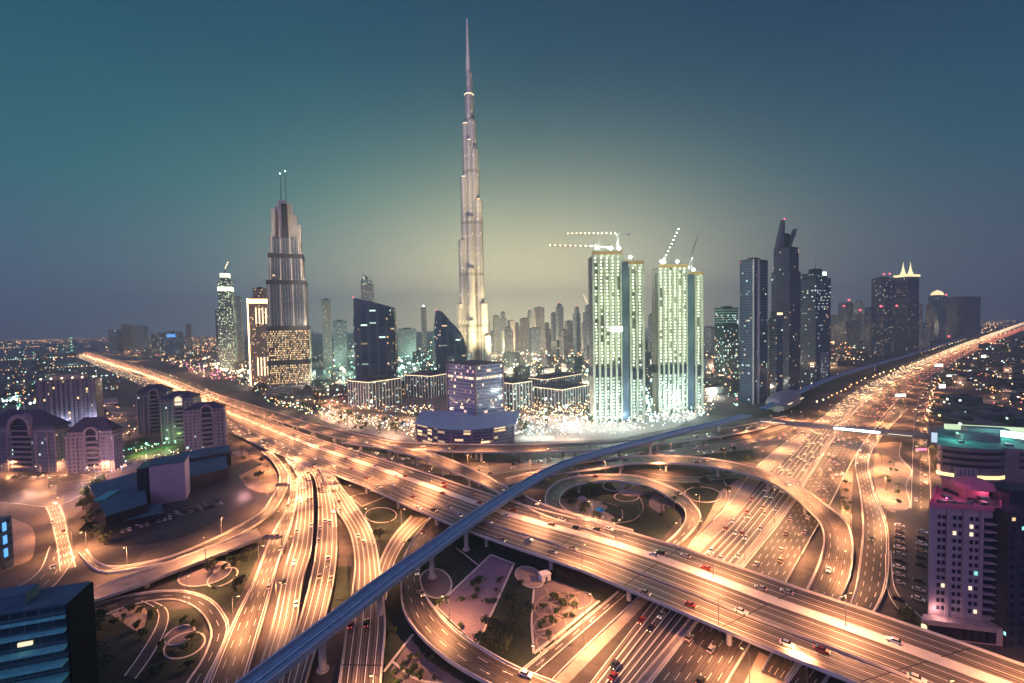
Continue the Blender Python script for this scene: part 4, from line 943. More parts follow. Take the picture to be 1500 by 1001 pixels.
MB(pc).tube((pc.x, pc.y, 0), (pc.x, pc.y, 95), 1.2, .6, 6).build('pole', M['steel'], gt)
for k in range(5): MB(pc).lathe((pc.x, pc.y, 15 + k * 19), [(.1, -3), (3.6, 0), (.1, 3)], 8).build('lamp', M['greenw'], gt)
# ------------------------------------------------------------------ nearer buildings
def corner_box(pn, xl, xr, phi):
    """ground rectangle from its nearest corner (pixel) and the columns its left and right corners show in"""
    N0 = P(*pn); dl = Vector((-math.cos(phi), math.sin(phi), 0)); dr = Vector((math.sin(phi), math.cos(phi), 0))
    def ln(d, x):
        lo, hi = 0.0, 400.0
        for _ in range(40):
            m_ = (lo + hi) / 2; q_ = proj(N0 + d * m_)[0]
            if (q_ > x) if d is dl else (q_ < x): lo = m_
            else: hi = m_
        return lo
    a, b = ln(dl, xl), ln(dr, xr)
    return [tuple(p.xy) for p in (N0, N0 + dr * b, N0 + dr * b + dl * a, N0 + dl * a)], N0
def pilasters(root, c, poly, z0, z1, gap, w, m_, nm='pilaster', sides=(0, 3)):
    for k in sides:
        a, b = Vector(poly[k]), Vector(poly[(k + 1) % 4]); L = (b - a).length; n_ = max(1, int(L / gap)); nr = Vector((b - a).yx) ; nr = Vector((nr.x, -nr.y)).normalized()
        for i in range(n_ + 1):
            p = a.lerp(b, i / n_) + nr * .25; MB(c).box((p.x, p.y, (z0 + z1) / 2), (w, w, z1 - z0), math.atan2((b - a).y, (b - a).x)).build(nm, m_, root)
M['mauve_stone'] = mat('mauve_stone', (.26, .20, .22), .8, var=.15, scale=.2)
M['cornice_lamp'] = glow('cornice_lamp', (1.0, .74, .42), 2.2)
F['offmirror'] = facade('mirror_office', (.32, .30, .40), (.14, .16, .25), (1.0, .76, .42), .10, 2.4, 3.9, .9, .62, 1.5, .75, .10, (1, .5, .4))
F['emaar'] = facade('office_strip', (.10, .12, .14), (.02, .045, .06), COOL, .10, 3.0, 3.6, .8, .6, 1.2, .25, .12, WARM)
# mirrored office on its round podium
ob = P(690, 652); oroot = thing('office_block', 'square mirrored office tower on a round roofed podium beside the thin flyover', 'office', ob)
tp, tn = corner_box((698, 634), 657, 738, R(46)); th = top(tn, 536)
MB(ob).prism(tp, 18, th, cap=False).build('wall', F['offmirror'], oroot)
MB(ob).prism(scale_poly(tp, (sum(p[0] for p in tp) / 4, sum(p[1] for p in tp) / 4), 1.02), th, th + 1.4, bottom=True).build('roof', M['roof'], oroot)
pilasters(oroot, ob, tp, 18, th + 1, 60, 1.6, M['mauve_stone'], 'corner_post')
pcx = sum(p[0] for p in tp) / 4; pcy = sum(p[1] for p in tp) / 4
pl, pr = P(611, 646), P(752, 648); wpod = (pr - pl).length
pod = [(pl.x, pl.y)] + [(pl.x + (pr.x - pl.x) * t, pl.y + (pr.y - pl.y) * t - 26 * math.sin(t * math.pi)) for t in (.2, .4, .6, .8)] + [(pr.x, pr.y), (pr.x + 6, pr.y + 62), (pl.x - 6, pl.y + 62)]
pc_ = ((pl.x + pr.x) / 2, (pl.y + pr.y) / 2 + 10); ph_ = 18
F['podium'] = facade('podium_louvre', (.28, .21, .27), (.08, .07, .12), WARM, .30, 9, 3.2, .94, .62, 1.2, 0, .3)
MB(ob).prism(pod, 0, ph_, cap=False).build('podium', F['podium'], oroot)
M['podium_roof'] = mat('podium_roof', (.30, .38, .48), .6, var=.1, scale=.1)
MB(ob).prism(scale_poly(pod, pc_, 1.05), ph_, ph_ + 1.2, bottom=True).build('podium_roof', M['podium_roof'], oroot)
for k in range(6): MB(ob).box((pod[k][0], pod[k][1], ph_ / 2), (2.2, 2.2, ph_), .3).build('podium_column', M['mauve_stone'], oroot)
# low offices with lamp lines along the roof edge
def lowblock(label, pn, xl, xr, phi, ytop, step=False):
    poly, N0 = corner_box(pn, xl, xr, phi); h = top(N0, ytop); t = thing('office_block', label, 'office', N0)
    cc = (sum(p[0] for p in poly) / 4, sum(p[1] for p in poly) / 4)
    MB(N0).prism(poly, 0, h, cap=False).build('wall', F['emaar'], t); MB(N0).prism(scale_poly(poly, cc, 1.03), h, h + 1.2, bottom=True).build('roof', M['roof'], t)
    MB(N0).prism(scale_poly(poly, cc, 1.035), h - 1.0, h - .1, cap=False).build('cornice_lamps', M['cornice_lamp'], t)
    pilasters(t, N0, poly, 0, h - 1.2, 6, .9, M['white'])
    MB(N0).prism(scale_poly(poly, cc, .5), h + 1.2, h + 5).build('plant_room', M['roof'], t)
lowblock('low office with lamp lit roof edge left of the mirrored office, nearest the highway', (541, 599), 511, 588, R(35), 560)
lowblock('low office with lamp lit roof edge hiding behind the mirrored office on its left', (632, 584), 594, 660, R(30), 551)
lowblock('low office with lamp lit roof edge touching the mirrored office on its right', (752, 602), 728, 779, R(48), 562)
lowblock('low pilastered office with lamp lit roof edge left of the unfinished towers', (824, 597), 783, 861, R(44), 571)
lowblock('small dim office between the two slanted towers', (606, 570), 590, 634, R(40), 552)
lowblock('low block behind the pilastered office', (800, 575), 776, 852, R(44), 556)

# right foreground hotel with the magenta lit roof
fl0, fr0 = P(1361, 924), P(1459, 936); ht = top(fl0, 743); hotel = thing('hotel', 'mauve hotel slab with rows of dark windows and a magenta lit roof', 'hotel', fl0)
ax = (fr0 - fl0); ax.z = 0; hw = ax.length; ax.normalize(); ay = Vector((-ax.y, ax.x, 0)); br_ = P(1374, 717, ht); dpt = (br_ - Vector((fl0.x, fl0.y, ht))).dot(ay)
ay = (br_ - Vector((fl0.x, fl0.y, ht))); ay.z = 0; dpt = max(16, min(34, ay.length)); ay.normalize()
def HP(u_, v_): p = fl0 + ax * u_ + ay * v_; return (p.x, p.y)
M['hotel_wall'] = mat('hotel_wall', (.28, .215, .25), .85, var=.12, scale=.15); M['hotel_dark'] = mat('hotel_window', (.022, .022, .04), .25, var=.2)
M['win_lit'] = glow('window_lamp', (1.0, .8, .5), 1.2); M['win_teal'] = glow('window_teal', (.3, 1.0, .9), .9); M['roof_pink'] = mat('pink_roof', (.50, .13, .20), .8, var=.12, scale=.1)
MB(fl0).prism([HP(0, 0), HP(hw, 0), HP(hw, dpt), HP(0, dpt)], 0, ht, cap=False).build('wall', M['hotel_wall'], hotel)
MB(fl0).prism([HP(-.4, -.4), HP(hw + .4, -.4), HP(hw + .4, dpt + .4), HP(-.4, dpt + .4)], ht, ht + .6, bottom=True).build('roof', M['roof_pink'], hotel)
for a_, b_ in (((-.4, -.4), (hw + .4, -.4)), ((hw + .4, -.4), (hw + .4, dpt)), ((-.4, dpt), (-.4, -.4))):
    p, q_ = Vector((*HP(*a_), 0)), Vector((*HP(*b_), 0)); m_ = (p + q_) / 2; d_ = q_ - p
    MB(fl0).box((m_.x, m_.y, ht + 1.1), (d_.length, .5, 1.6), math.atan2(d_.y, d_.x)).build('parapet', M['roof_pink'], hotel)
cx_, cy_ = HP(hw * .45, dpt * .72); az_ = math.atan2(ax.y, ax.x)
MB(fl0).box((cx_, cy_, ht + 2.6), (hw * .36, dpt * .5, 5), az_).build('roof_house', M['roof_pink'], hotel)
MB(fl0).lathe((cx_, cy_ - 3, ht + 5.1), [(6.5, 0), (5.8, 1.6), (3.6, 2.8), (.1, 3.4)], 18).build('dome', M['roof_pink'], hotel)
for i in range(5): MB(fl0).box((*HP(hw * (.31 + .07 * i), dpt * .99), ht + 5), (1.1, 1.4, 9), az_).build('roof_fin', M['hotel_wall'], hotel)
rr = random.Random(3); nrow = 13; fh = (ht - 10) / nrow
for r_i in range(nrow):
    z = 8 + fh * (r_i + .5)
    for ci, (u0, uw) in enumerate(((.10, .05), (.17, .05), (.33, .05), (.41, .05), (.58, .05), (.66, .05))):
        m_ = M['hotel_dark']
        if rr.random() < .10: m_ = rr.choice((M['win_lit'], M['win_teal'], M['win_lit']))
        MB(fl0).box((*HP(hw * (u0 + uw / 2), -.02), z), (hw * uw, .16, fh * .5), az_).build('window', m_, hotel)
    MB(fl0).box((*HP(hw * .88, -.02), z), (hw * .18, .16, fh * .52), az_).build('balcony_recess', M['hotel_dark'], hotel)
    MB(fl0).box((*HP(hw * .88, -.9), z - fh * .36), (hw * .19, 1.6, .5), az_).build('balcony', M['hotel_wall'], hotel)
for u_ in (0, .255, .5, .755, .985): MB(fl0).box((*HP(hw * u_, -.25), ht / 2), (1.0, .6, ht), az_).build('pier', M['hotel_wall'], hotel)
MB(fl0).prism([HP(-2, -5), HP(hw + 3, -5), HP(hw + 3, -.3), HP(-2, -.3)], 0, 6.5, bottom=True).build('arcade', M['mauve_stone'], hotel)
for i in range(9): MB(fl0).box((*HP(hw * (.05 + .11 * i), -5.05), 2.6), (3.0, .2, 4.2), az_).build('arcade_opening', M['hotel_dark'], hotel)
MB(fl0).box((*HP(-1.0, -7), 3), (1.2, 1.2, 5), az_).build('entrance_lamp', M['win_lit'], hotel)
for nm, u_, v_ in (('roof_wash', .2, .35), ('roof_wash', .8, .35)):   # the coloured lamps that wash the roof
    MB(fl0).lathe((*HP(hw * u_, dpt * v_), ht + 1.2), [(.1, -.3), (.4, 0), (.1, .3)], 6).build('roof_lamp', M['magl'], hotel)
    ld = bpy.data.lights.new('roof_lamp_light', 'POINT'); ld.energy = 650; ld.color = (1, .30, .50); ld.shadow_soft_size = .5; lo = bpy.data.objects.new('roof_lamp_light', ld); C.objects.link(lo); lo.parent = hotel; lo.location = Vector((*HP(hw * u_, dpt * v_), ht + 5)) - fl0
# dark block right of it
F['night'] = facade('dark_flats', (.035, .035, .05), (.015, .02, .03), (.35, 1.0, .85), .10, 4.0, 3.5, .35, .35, 1.5, 0, .3, WARM)
dk, dn = corner_box((1468, 950), 1464, 1560, R(4)); MBr = thing('apartment_block', 'very dark flats with a few teal windows at the right edge', 'apartments', dn); hd = top(dn, 738)
dk = [dk[0], dk[1], (dk[1][0], dk[1][1] + 26), (dk[0][0] + 1.5, dk[0][1] + 26)]
dk = [(dn.x + 1.2, dn.y), (dn.x + 45, dn.y + 3), (dn.x + 45, dn.y + 26), (dn.x + 1.2, dn.y + 24)]
MB(dn).prism(dk, 0, hd - 4, cap=False).build('wall', F['night'], MBr); MB(dn).prism(dk, hd - 4, hd - 3.4, bottom=True).build('roof', M['roof_dark'], MBr)
MB(dn).box((dn.x + 16, dn.y + 12, hd - 1), (12, 9, 5)).build('plant_room', M['roof_dark'], MBr)
# mall with louvred car park front
cp, cn = corner_box((1422, 704), 1371, 1600, R(-12)); 
fa_, fb_ = P(1372, 700), P(1560, 716); mall = thing('car_park', 'long mauve car park with dark louvre bands and a teal lit roof', 'car park', fa_); mh = top(fa_, 654)
d_ = fb_ - fa_; d_.z = 0; ml = d_.length; d_.normalize(); e_ = Vector((fa_.x, fa_.y, 0)).normalized(); mz = math.atan2(d_.y, d_.x)
def MP(u_, v_): p = fa_ + d_ * u_ + e_ * v_; return (p.x, p.y)
arc = [MP(38 + 0 * a, 0) for a in (0,)]
fpoly = [MP(8 - 8 * math.sin(a * .26) if False else 0, 14)] + [MP(19 - 19 * math.cos(math.pi * t), 6 - 8 * math.sin(math.pi * t)) for t in (0, .15, .3, .5, .7, .85, 1)] + [MP(ml, 6), MP(ml, 75), MP(0, 75)]
fpoly = fpoly[1:]
M['mall_wall'] = mat('mall_wall', (.13, .095, .13), .85, var=.2, scale=.1)
MB(fa_).prism(fpoly, 0, mh, cap=False).build('wall', M['mall_wall'], mall)
M['mall_roof'] = mat('mall_roof', (.06, .16, .17), .8, var=.5, scale=.08)
MB(fa_).prism(fpoly, mh, mh + .5).build('roof', M['mall_roof'], mall)
for k in range(3):
    z = mh * (.42 + .2 * k)
    out = [MP(19 - 19.4 * math.cos(math.pi * t), 6 - 8.4 * math.sin(math.pi * t)) for t in (.05, .2, .35, .5, .65, .8, .95)]
    mb = MB(fa_)
    for a, b in zip(out, out[1:]): mb.face([(*a, z), (*b, z), (*b, z + mh * .09), (*a, z + mh * .09)])
    mb.build('louvre', M['hotel_dark'], mall)
    for u0, u1 in ((46, 62), (66, 96), (108, ml - 4)):
        a, b = Vector((*MP(u0, 5.9), 0)), Vector((*MP(u1, 5.9), 0)); m_ = (a + b) / 2
        MB(fa_).box((m_.x, m_.y, z + mh * .045), (u1 - u0, .2, mh * .09), mz).build('louvre', M['hotel_dark'], mall)
mb = MB(fa_); out = [MP(19 - 19.6 * math.cos(math.pi * t), 6 - 8.6 * math.sin(math.pi * t)) for t in (.05, .2, .35, .5, .65, .8, .95)]
for a, b in zip(out, out[1:]): mb.face([(*a, 2), (*b, 2), (*b, 4.6), (*a, 4.6)])
mb.build('shop_windows', glow('shop_gold', (1, .75, .3), 1.6), mall)
a, b = Vector((*MP(70, 5.6), 0)), Vector((*MP(95, 5.6), 0)); m_ = (a + b) / 2; MB(fa_).box((m_.x, m_.y, 4), (25, .3, 2), mz).build('shop_windows', glow('shop_white', (.85, 1, .85), 1.8), mall)
for u_, v_, w_, l_, hh in ((24, 30, 22, 10, 5), (62, 34, 30, 12, 6), (90, 55, 24, 14, 4), (30, 58, 26, 9, 5), (120, 30, 20, 16, 5)):
    MB(fa_).box((*MP(u_, v_), mh + .5 + hh / 2), (w_, l_, hh), mz).build('roof_house', M['bridge_skin'], mall)
M['sign_pale'] = glow('sign_pale', (.95, 1.0, .78), 2.2)
a = MP(46, 24); MB(fa_).box((*a, mh + 7), (16, 1.2, 4.5), mz - .5).build('roof_sign', glow('roof_sign_light', (.7, 1, .95), 4), mall)
MB(fa_).box((*MP(40, 68), mh + 3.0), (70, 3, 4), mz).build('lit_parapet', glow('lit_parapet', (.75, .95, .55), .9), mall)
for u_, v_ in ((12, 25), (40, 45), (70, 25)):
    MB(fa_).lathe((*MP(u_, v_), mh + 6), [(.1, -.5), (.6, 0), (.1, .5)], 6).build('roof_lamp', M['greenw'], mall)
    ld = bpy.data.lights.new('roof_lamp_light', 'POINT'); ld.energy = 9000; ld.color = (.25, 1, .75); ld.shadow_soft_size = .6; lo = bpy.data.objects.new('roof_lamp_light', ld); C.objects.link(lo); lo.parent = mall; lo.location = Vector((*MP(u_, v_ - 3), mh + 8)) - fa_
sg = P(1349, 672); st_ = thing('shop_sign', 'red glowing sign on a post left of the car park front', 'sign', sg); MB().tube((0, 0, 0), (0, 0, 7), .25, .25, 6).build('post', M['steel'], st_); MB().box((0, -.3, 8), (9, .5, 1.8)).build('sign_board', glow('red_sign', (1, .12, .22), 3), st_)

# hotels at left: bodies with hipped roofs and round arch gables
F['arch'] = facade('arch_hotel_wall', (.21, .17, .20), (.025, .028, .045), WARM, .025, 3.3, 3.4, .42, .5, 1.5, 0, .3, COOL)
F['archblue'] = facade('arch_hotel_wall_blue', (.13, .135, .18), (.022, .03, .05), COOL, .03, 3.3, 3.4, .42, .5, 1.3, 0, .3, WARM)
M['hip'] = mat('hip_roof', (.050, .042, .075), .8, var=.2, scale=.3)
def arch_hotel(label, pl_, pr_, ycor, ypeak, f, depth=24, trim='mauve_stone', lit=False):
    a, b = P(*pl_), P(*pr_); ax_ = b - a; ax_.z = 0; w = ax_.length; ax_.normalize(); n_ = Vector((-ax_.y, ax_.x, 0)); t = thing('hotel', label, 'hotel', a); rz = math.atan2(ax_.y, ax_.x)
    m0 = (a + b) / 2; h = top(m0, ycor); hp = top(m0 + n_ * depth / 2, ypeak)
    def Q(u_, v_): p = a + ax_ * (u_ * w) + n_ * v_; return (p.x, p.y)
    body = [Q(0, 0), Q(1, 0), Q(1, depth), Q(0, depth)]
    MB(a).prism(body, 0, h, cap=False).build('wall', F[f], t)
    MB(a).prism([Q(-.03, -1), Q(1.03, -1), Q(1.03, depth + 1), Q(-.03, depth + 1)], h, h + 1.1, bottom=True).build('cornice', M[trim], t)
    MB(a).prism([Q(.02, 0), Q(.98, 0), Q(.98, depth), Q(.02, depth)], h + 1.1, h + 4.6, cap=False).build('attic', F[f], t)
    mb = MB(a); e = [(*Q(-.02, -.8), h + 4.6), (*Q(1.02, -.8), h + 4.6), (*Q(1.02, depth + .8), h + 4.6), (*Q(-.02, depth + .8), h + 4.6)]; r0, r1 = (*Q(.28, depth / 2), hp), (*Q(.72, depth / 2), hp)
    mb.face([e[0], e[1], r1, r0]); mb.face([e[2], e[3], r0, r1]); mb.face([e[1], e[2], r1]); mb.face([e[3], e[0], r0]); mb.face(e[::-1]); mb.build('hip_roof', M['hip'], t)
    # arch gable standing out of the front, with balconies stacked under it
    rw = w * .16; zc = h + 3.0; mb = MB(a); outer = []; inner = []
    for k in range(13):
        an = math.pi * k / 12; outer.append((rw * math.cos(an), zc + rw * math.sin(an))); inner.append((rw * .74 * math.cos(an), zc + rw * .74 * math.sin(an)))
    outer = [(rw, zc - 6)] + outer + [(-rw, zc - 6)]; inner = [(rw * .74, zc - 6)] + inner + [(-rw * .74, zc - 6)]
    def G(s_, z, v_): p = a + ax_ * (w * .55 + s_) + n_ * v_; return (p.x, p.y, z)
    for i in range(len(outer) - 1):
        mb.face([G(*outer[i + 1], -1.8), G(*outer[i], -1.8), G(*inner[i], -1.8), G(*inner[i + 1], -1.8)][::-1])
        mb.face([G(*outer[i], -1.8), G(*outer[i + 1], -1.8), G(*outer[i + 1], 8), G(*outer[i], 8)]); mb.face([G(*inner[i], -1.8), G(*inner[i + 1], -1.8), G(*inner[i + 1], 0), G(*inner[i], 0)])
    mb.build('arch_gable', M[trim], t)
    mb = MB(a); mb.face([G(*p, -.4) for p in inner]); mb.build('arch_window', M['win_lit'] if lit else M['hotel_dark'], t)
    nb = max(3, int(h / 4.2))
    for k in range(1, nb): 
        z = h * k / nb; MB(a).box((*G(0, 0, -1.0)[:2], z), (rw * 1.7, 2.2, 1.0), rz).build('balcony', M[trim], t)
        MB(a).box((*G(0, 0, -.06)[:2], z + 1.9), (rw * 1.5, .14, 2.0), rz).build('balcony_door', M['hotel_dark'], t)
    for u_ in (.0, .2, .36, .74, .9, 1.0): MB(a).box((*Q(u_, -.2), h / 2), (1.1, .7, h), rz).build('pilaster', M[trim], t)
    MB(a).box((*Q(.5, depth * .5), hp + 2), (.5, .5, 7), rz).build('roof_mast', M['white'], t)
arch_hotel('mauve arch gabled hotel with hipped roof, nearest at left by the service road', (100, 694), (168, 690), 640, 611, 'arch', 11)
arch_hotel('long bluish arch gabled hotel at the far left edge', (-25, 690), (84, 692), 632, 600, 'archblue', 12)
arch_hotel('pinkish arch gabled hotel standing right beside the highway', (272, 664), (331, 657), 606, 589, 'arch', 14)
arch_hotel('dim arch gabled hotel with a lit round arch, second from the highway', (238, 652), (286, 648), 590, 573, 'archblue', 22, lit=True)
arch_hotel('dim arch gabled hotel farthest back in the row by the highway', (203, 636), (248, 632), 580, 563, 'archblue', 20)
# flat topped block behind with roof lamps
fb_c, fb_n = corner_box((78, 628), 55, 143, R(82)); 
F['ribs'] = facade('ribbed_block', (.19, .155, .19), (.03, .03, .045), WARM, .04, 4.4, 3.6, .4, .7, 1.2, 0, .3)
a, b = P(57, 632), P(143, 624); ax_ = (b - a).normalized(); n_ = Vector((-ax_.y, ax_.x, 0)); t = thing('apartment_block', 'tall flat topped mauve block with white lamps along its roof at left', 'apartments', a); w = (b - a).length; h = top(a, 560)
q4 = [tuple((a + ax_ * u_ * w + n_ * v_).xy) for u_, v_ in ((0, 0), (1, 0), (1, 24), (0, 24))]
MB(a).prism(q4, 0, h, cap=False).build('wall', F['ribs'], t); MB(a).prism(q4, h, h + .5).build('roof', M['roof'], t); q5 = scale_poly(q4, (sum(p[0] for p in q4) / 4, sum(p[1] for p in q4) / 4), .55); MB(a).prism(q5, h + .5, h + 6).build('plant_room', M['mauve_stone'], t)
for u_ in (.05, .22, .4, .58, .75, .95):
    p = a + ax_ * (u_ * w); MB(a).box((p.x, p.y, h / 2), (2.2, 1.2, h + 2), math.atan2(ax_.y, ax_.x)).build('rib', M['mauve_stone'], t); MB(a).lathe((p.x, p.y + 2, h + 3), [(.1, -.9), (1.0, 0), (.1, .9)], 6).build('roof_lamp', M['warmw'], t)
# theatre: pale windowless cube between low teal roofs
M['cube'] = mat('pale_cladding', (.42, .31, .40), .8, var=.06, scale=.1); M['teal_roof'] = mat('teal_roof', (.035, .10, .14), .8, var=.3, scale=.12)
a, b = P(221, 742), P(273, 733); ax_ = (b - a).normalized(); n_ = Vector((-ax_.y, ax_.x, 0)); w = (b - a).length; t = thing('fly_tower', 'plain pale mauve windowless cube rising from dark low roofs at left', 'hall', a); h = top(a, 684)
def TP(u_, v_): p = a + ax_ * u_ + n_ * v_; return (p.x, p.y)
MB(a).prism([TP(0, 0), TP(w, 0), TP(w, 20), TP(0, 20)], 0, h, cap=False).build('wall', M['cube'], t); MB(a).prism([TP(-.3, -.3), TP(w + .3, -.3), TP(w + .3, 20.3), TP(-.3, 20.3)], h, h + .8, bottom=True).build('roof', M['teal_roof'], t)
MB(a).prism([TP(-7, 2), TP(-.1, 2), TP(-.1, 20), TP(-7, 20)], 0, h - 1, cap=True).build('side_tower', M['hotel_dark'], t)
def lowroof(label, pix, h, m_='teal_roof', wall='hotel_dark', nm='low_hall'):
    pts = [P(x, y, h) for x, y in pix]; o = pts[0].copy(); o.z = 0; t = thing(nm, label, 'hall', o); poly = [tuple(p.xy) for p in pts]
    ar = sum(poly[i][0] * poly[(i + 1) % len(poly)][1] - poly[(i + 1) % len(poly)][0] * poly[i][1] for i in range(len(poly)))
    if ar < 0: poly.reverse()
    MB(o).prism(poly, 0, h, cap=False).build('wall', M[wall], t); MB(o).prism(poly, h - .03, h + .4).build('roof', M[m_], t); return t, o, poly
t, o, _p = lowroof('dark teal roofed hall with a bright teal roof light, left of the pale cube', [(130, 712), (208, 690), (216, 738), (155, 757)], 11)
g0 = P(157, 727, 11.6); MB(o).box((g0.x, g0.y, 12), (6, 16, .9), .25).build('roof_light', mat('teal_panel', (.05, .38, .38), .5), t)
lowroof('dark annex in front of the teal roofed hall', [(152, 752), (236, 738), (240, 752), (156, 768)], 5)
t, o, _p = lowroof('flat blue roofed hall with a yellow lit sign front, right of the pale cube', [(276, 672), (330, 664), (334, 686), (278, 700)], 9)
lowroof('long blue roofed hall behind the sign front', [(262, 664), (336, 652), (338, 662), (270, 674)], 12)
s0, s1 = P(278, 710, 0), P(330, 694, 0); mm = (s0 + s1) / 2; rz = math.atan2((s1 - s0).y, (s1 - s0).x)
for k in range(5): p = s0.lerp(s1, (k + .5) / 5) ; MB(o).box((p.x, p.y - .3, 4.4), ((s1 - s0).length / 5 * .72, .3, 2.4), rz).build('sign_panel', glow('yellow_sign', (1, .85, .45), 1.6) if k == 0 else bpy.data.materials['yellow_sign'], t)
t, o, _p = lowroof('low blue roofed pavilion beside the parked cars at left', [(180, 740), (205, 735), (205, 745), (183, 750)], 4)
lowroof('small orange lit kiosk roof near the highway at left', [(152, 585), (172, 583), (173, 590), (153, 592)], 6, 'mauve_stone')
lowroof('long low shed with an orange lit wall at left', [(150, 594), (205, 598), (205, 606), (160, 604)], 6, 'roof')
# glass building at the lower left corner
cg = P(97, 886, 46); t = thing('glass_building', 'dark teal glass building with stepped lit ledges in the lower left corner', 'office', (cg.x, cg.y, 0))
F['tealglass'] = facade('teal_glass', (.02, .09, .11), (.012, .05, .07), (.3, 1, .8), .02, 3, 4, .9, .8, .8, 0, .1)
lft = P(-60, 912, 46); d0 = (lft - cg); d0.z = 0; d0.normalize(); e0 = Vector((d0.y, -d0.x, 0)); e0 = e0 if e0.y > 0 else -e0
def GP(u_, v_): p = cg + d0 * u_ + e0 * v_; return (p.x, p.y)
poly = [GP(0, 0), GP(0, 11), GP(60, 11), GP(60, 0)]
MB(cg * 1).prism(poly, 0, 46, cap=False) if False else None
og = Vector((cg.x, cg.y, 0))
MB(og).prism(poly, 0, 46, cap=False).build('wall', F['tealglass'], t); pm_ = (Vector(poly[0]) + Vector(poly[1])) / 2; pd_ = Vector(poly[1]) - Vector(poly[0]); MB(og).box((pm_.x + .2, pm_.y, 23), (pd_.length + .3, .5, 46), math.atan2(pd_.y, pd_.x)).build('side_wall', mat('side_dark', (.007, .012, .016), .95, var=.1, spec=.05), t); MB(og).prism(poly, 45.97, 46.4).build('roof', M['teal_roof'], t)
for k, z in enumerate((43, 39.5, 35, 31, 27, 22)):
    m_ = (cg + d0 * 30 - e0 * (.4 + .35 * k)); MB(og).box((m_.x, m_.y, z), (60, .9 + .7 * k, .55), math.atan2(d0.y, d0.x)).build('ledge', mat('ledge', (.12, .55, .52), .5, var=.2) if k == 0 else bpy.data.materials['ledge'], t)
MB(og).box((*GP(14, 5), 48), (8, 5, 3.4), math.atan2(d0.y, d0.x)).build('roof_house', M['teal_roof'], t)
MB(og).box((*GP(9, -.2), 37.3), (3, .4, 1.0), math.atan2(d0.y, d0.x)).build('lit_window', M['win_lit'], t)
a = P(-2, 842); t = thing('shop_building', 'dark slab with a blue light strip at the left edge', 'shop', a); hb2 = top(a, 765)
MB(a).prism([(a.x - 22, a.y), (a.x, a.y), (a.x, a.y + 7), (a.x - 22, a.y + 7)], 0, hb2).build('wall', F['darkblue'], t)
for z in (hb2 * .35, hb2 * .6, hb2 * .85): MB(a).box((a.x + .2, a.y + 3.5, z), (.3, 1.6, hb2 * .16)).build('light_strip', M['bluel'], t)
# ------------------------------------------------------------------ low city fabric
def near_road(p, extra=.10):
    return any(inside(p, k, extra) is not None for k in ROADS)
low_protos = []
def low_proto(w, dp, h, f, label):
    t = thing('low_building', label, 'building', (0, -900, 0), 0, 'low buildings of the city')
    q_ = rect((0, 0), w, dp, 0); MB().prism(q_, 0, h, cap=False).build('wall', F[f], t); MB().prism(q_, h - .03, h + .3).build('roof', M['roof'], t)
    MB().box((w * .2, dp * .1, h + 1.3), (w * .22, dp * .25, 2.4)).build('plant_room', M['roof_dark'], t)
    mb = MB()
    for a, b in zip(q_, q_[1:] + q_[:1]): mb.box(((a[0] + b[0]) / 2, (a[1] + b[1]) / 2, h + .5), (abs(b[0] - a[0]) + .3, abs(b[1] - a[1]) + .3, 1.0))
    mb.build('parapet', M['roof'], t); return t
LB = {'pale': 'pale low building with scattered lit windows among the city lights', 'dark': 'dark low building with few lit windows among the city lights'}
low_protos = [low_proto(22, 16, 12, 'lowrise', LB['pale']), low_proto(30, 20, 8, 'lowdark', LB['dark']), low_proto(16, 14, 20, 'lowrise', LB['pale']), low_proto(40, 18, 9, 'lowrise', LB['pale']), low_proto(20, 20, 26, 'lowdark', LB['dark']), low_proto(14, 12, 7, 'lowdark', LB['dark'])]
lused = set(); LOW_AT = []
def inpoly(x, y, poly):
    c = False
    for i in range(len(poly)):
        (x0, y0), (x1, y1) = poly[i], poly[i - 1]
        if (y0 > y) != (y1 > y) and x < (x1 - x0) * (y - y0) / (y1 - y0) + x0: c = not c
    return c
blockers = [(o.location.xy.copy(), 60 if o.location.y > 700 else 45) for o in C.objects if o.type == 'EMPTY' and o.get('category') in ('tower', 'skyscraper', 'hotel', 'office', 'hall', 'apartments', 'car park', 'station', 'building') and o.location.y > -400]
def zone(poly, n_, seed, kinds, rot=0.5, gap=26):
    rr = random.Random(seed); xs = [p[0] for p in poly]; ys = [p[1] for p in poly]; k = 0
    for _ in range(n_ * 30):
        x, y = rr.uniform(min(xs), max(xs)), min(ys) + (max(ys) - min(ys)) * rr.random() ** .8
        if not inpoly(x, y, poly): continue
        p = P(x, y)
        if near_road(p, .5) or any((p.xy - b).length < r for b, r in blockers) or any((p.xy - b).length < gap * (1 + p.y / 1500) for b in LOW_AT): continue
        i = rr.choice(kinds); LOW_AT.append(p.xy.copy()); rz = rot + (math.pi / 2 if rr.random() < .5 else 0)
        sc = 1.0 + .5 * rr.random() + max(0, p.y - 900) / 1500
        if i not in lused: lused.add(i); o = low_protos[i]; o.location = p; o.rotation_euler = (0, 0, rz); o.scale = (sc, sc, sc * .9)
        else: o = dup(low_protos[i], p, rz); o.scale = (sc, sc, (.7 + .6 * rr.random()) * sc * .9)
        k += 1
        if k >= n_: return
zone([(150, 503), (480, 508), (470, 560), (400, 560), (330, 548), (260, 535)], 50, 1, [0, 1, 2, 3], .2, 17)
zone([(480, 520), (1060, 515), (1060, 560), (480, 570)], 44, 2, [0, 2, 3, 4], .6)
zone([(860, 540), (1080, 540), (1075, 588), (900, 600)], 16, 3, [0, 1, 3], .3)
zone([(1380, 560), (1500, 590), (1500, 492), (1455, 508), (1400, 540)], 60, 4, [1, 5, 1, 0], -.25, 13)
zone([(1385, 590), (1500, 600), (1500, 640), (1400, 630)], 12, 14, [1, 5], -.15, 14)
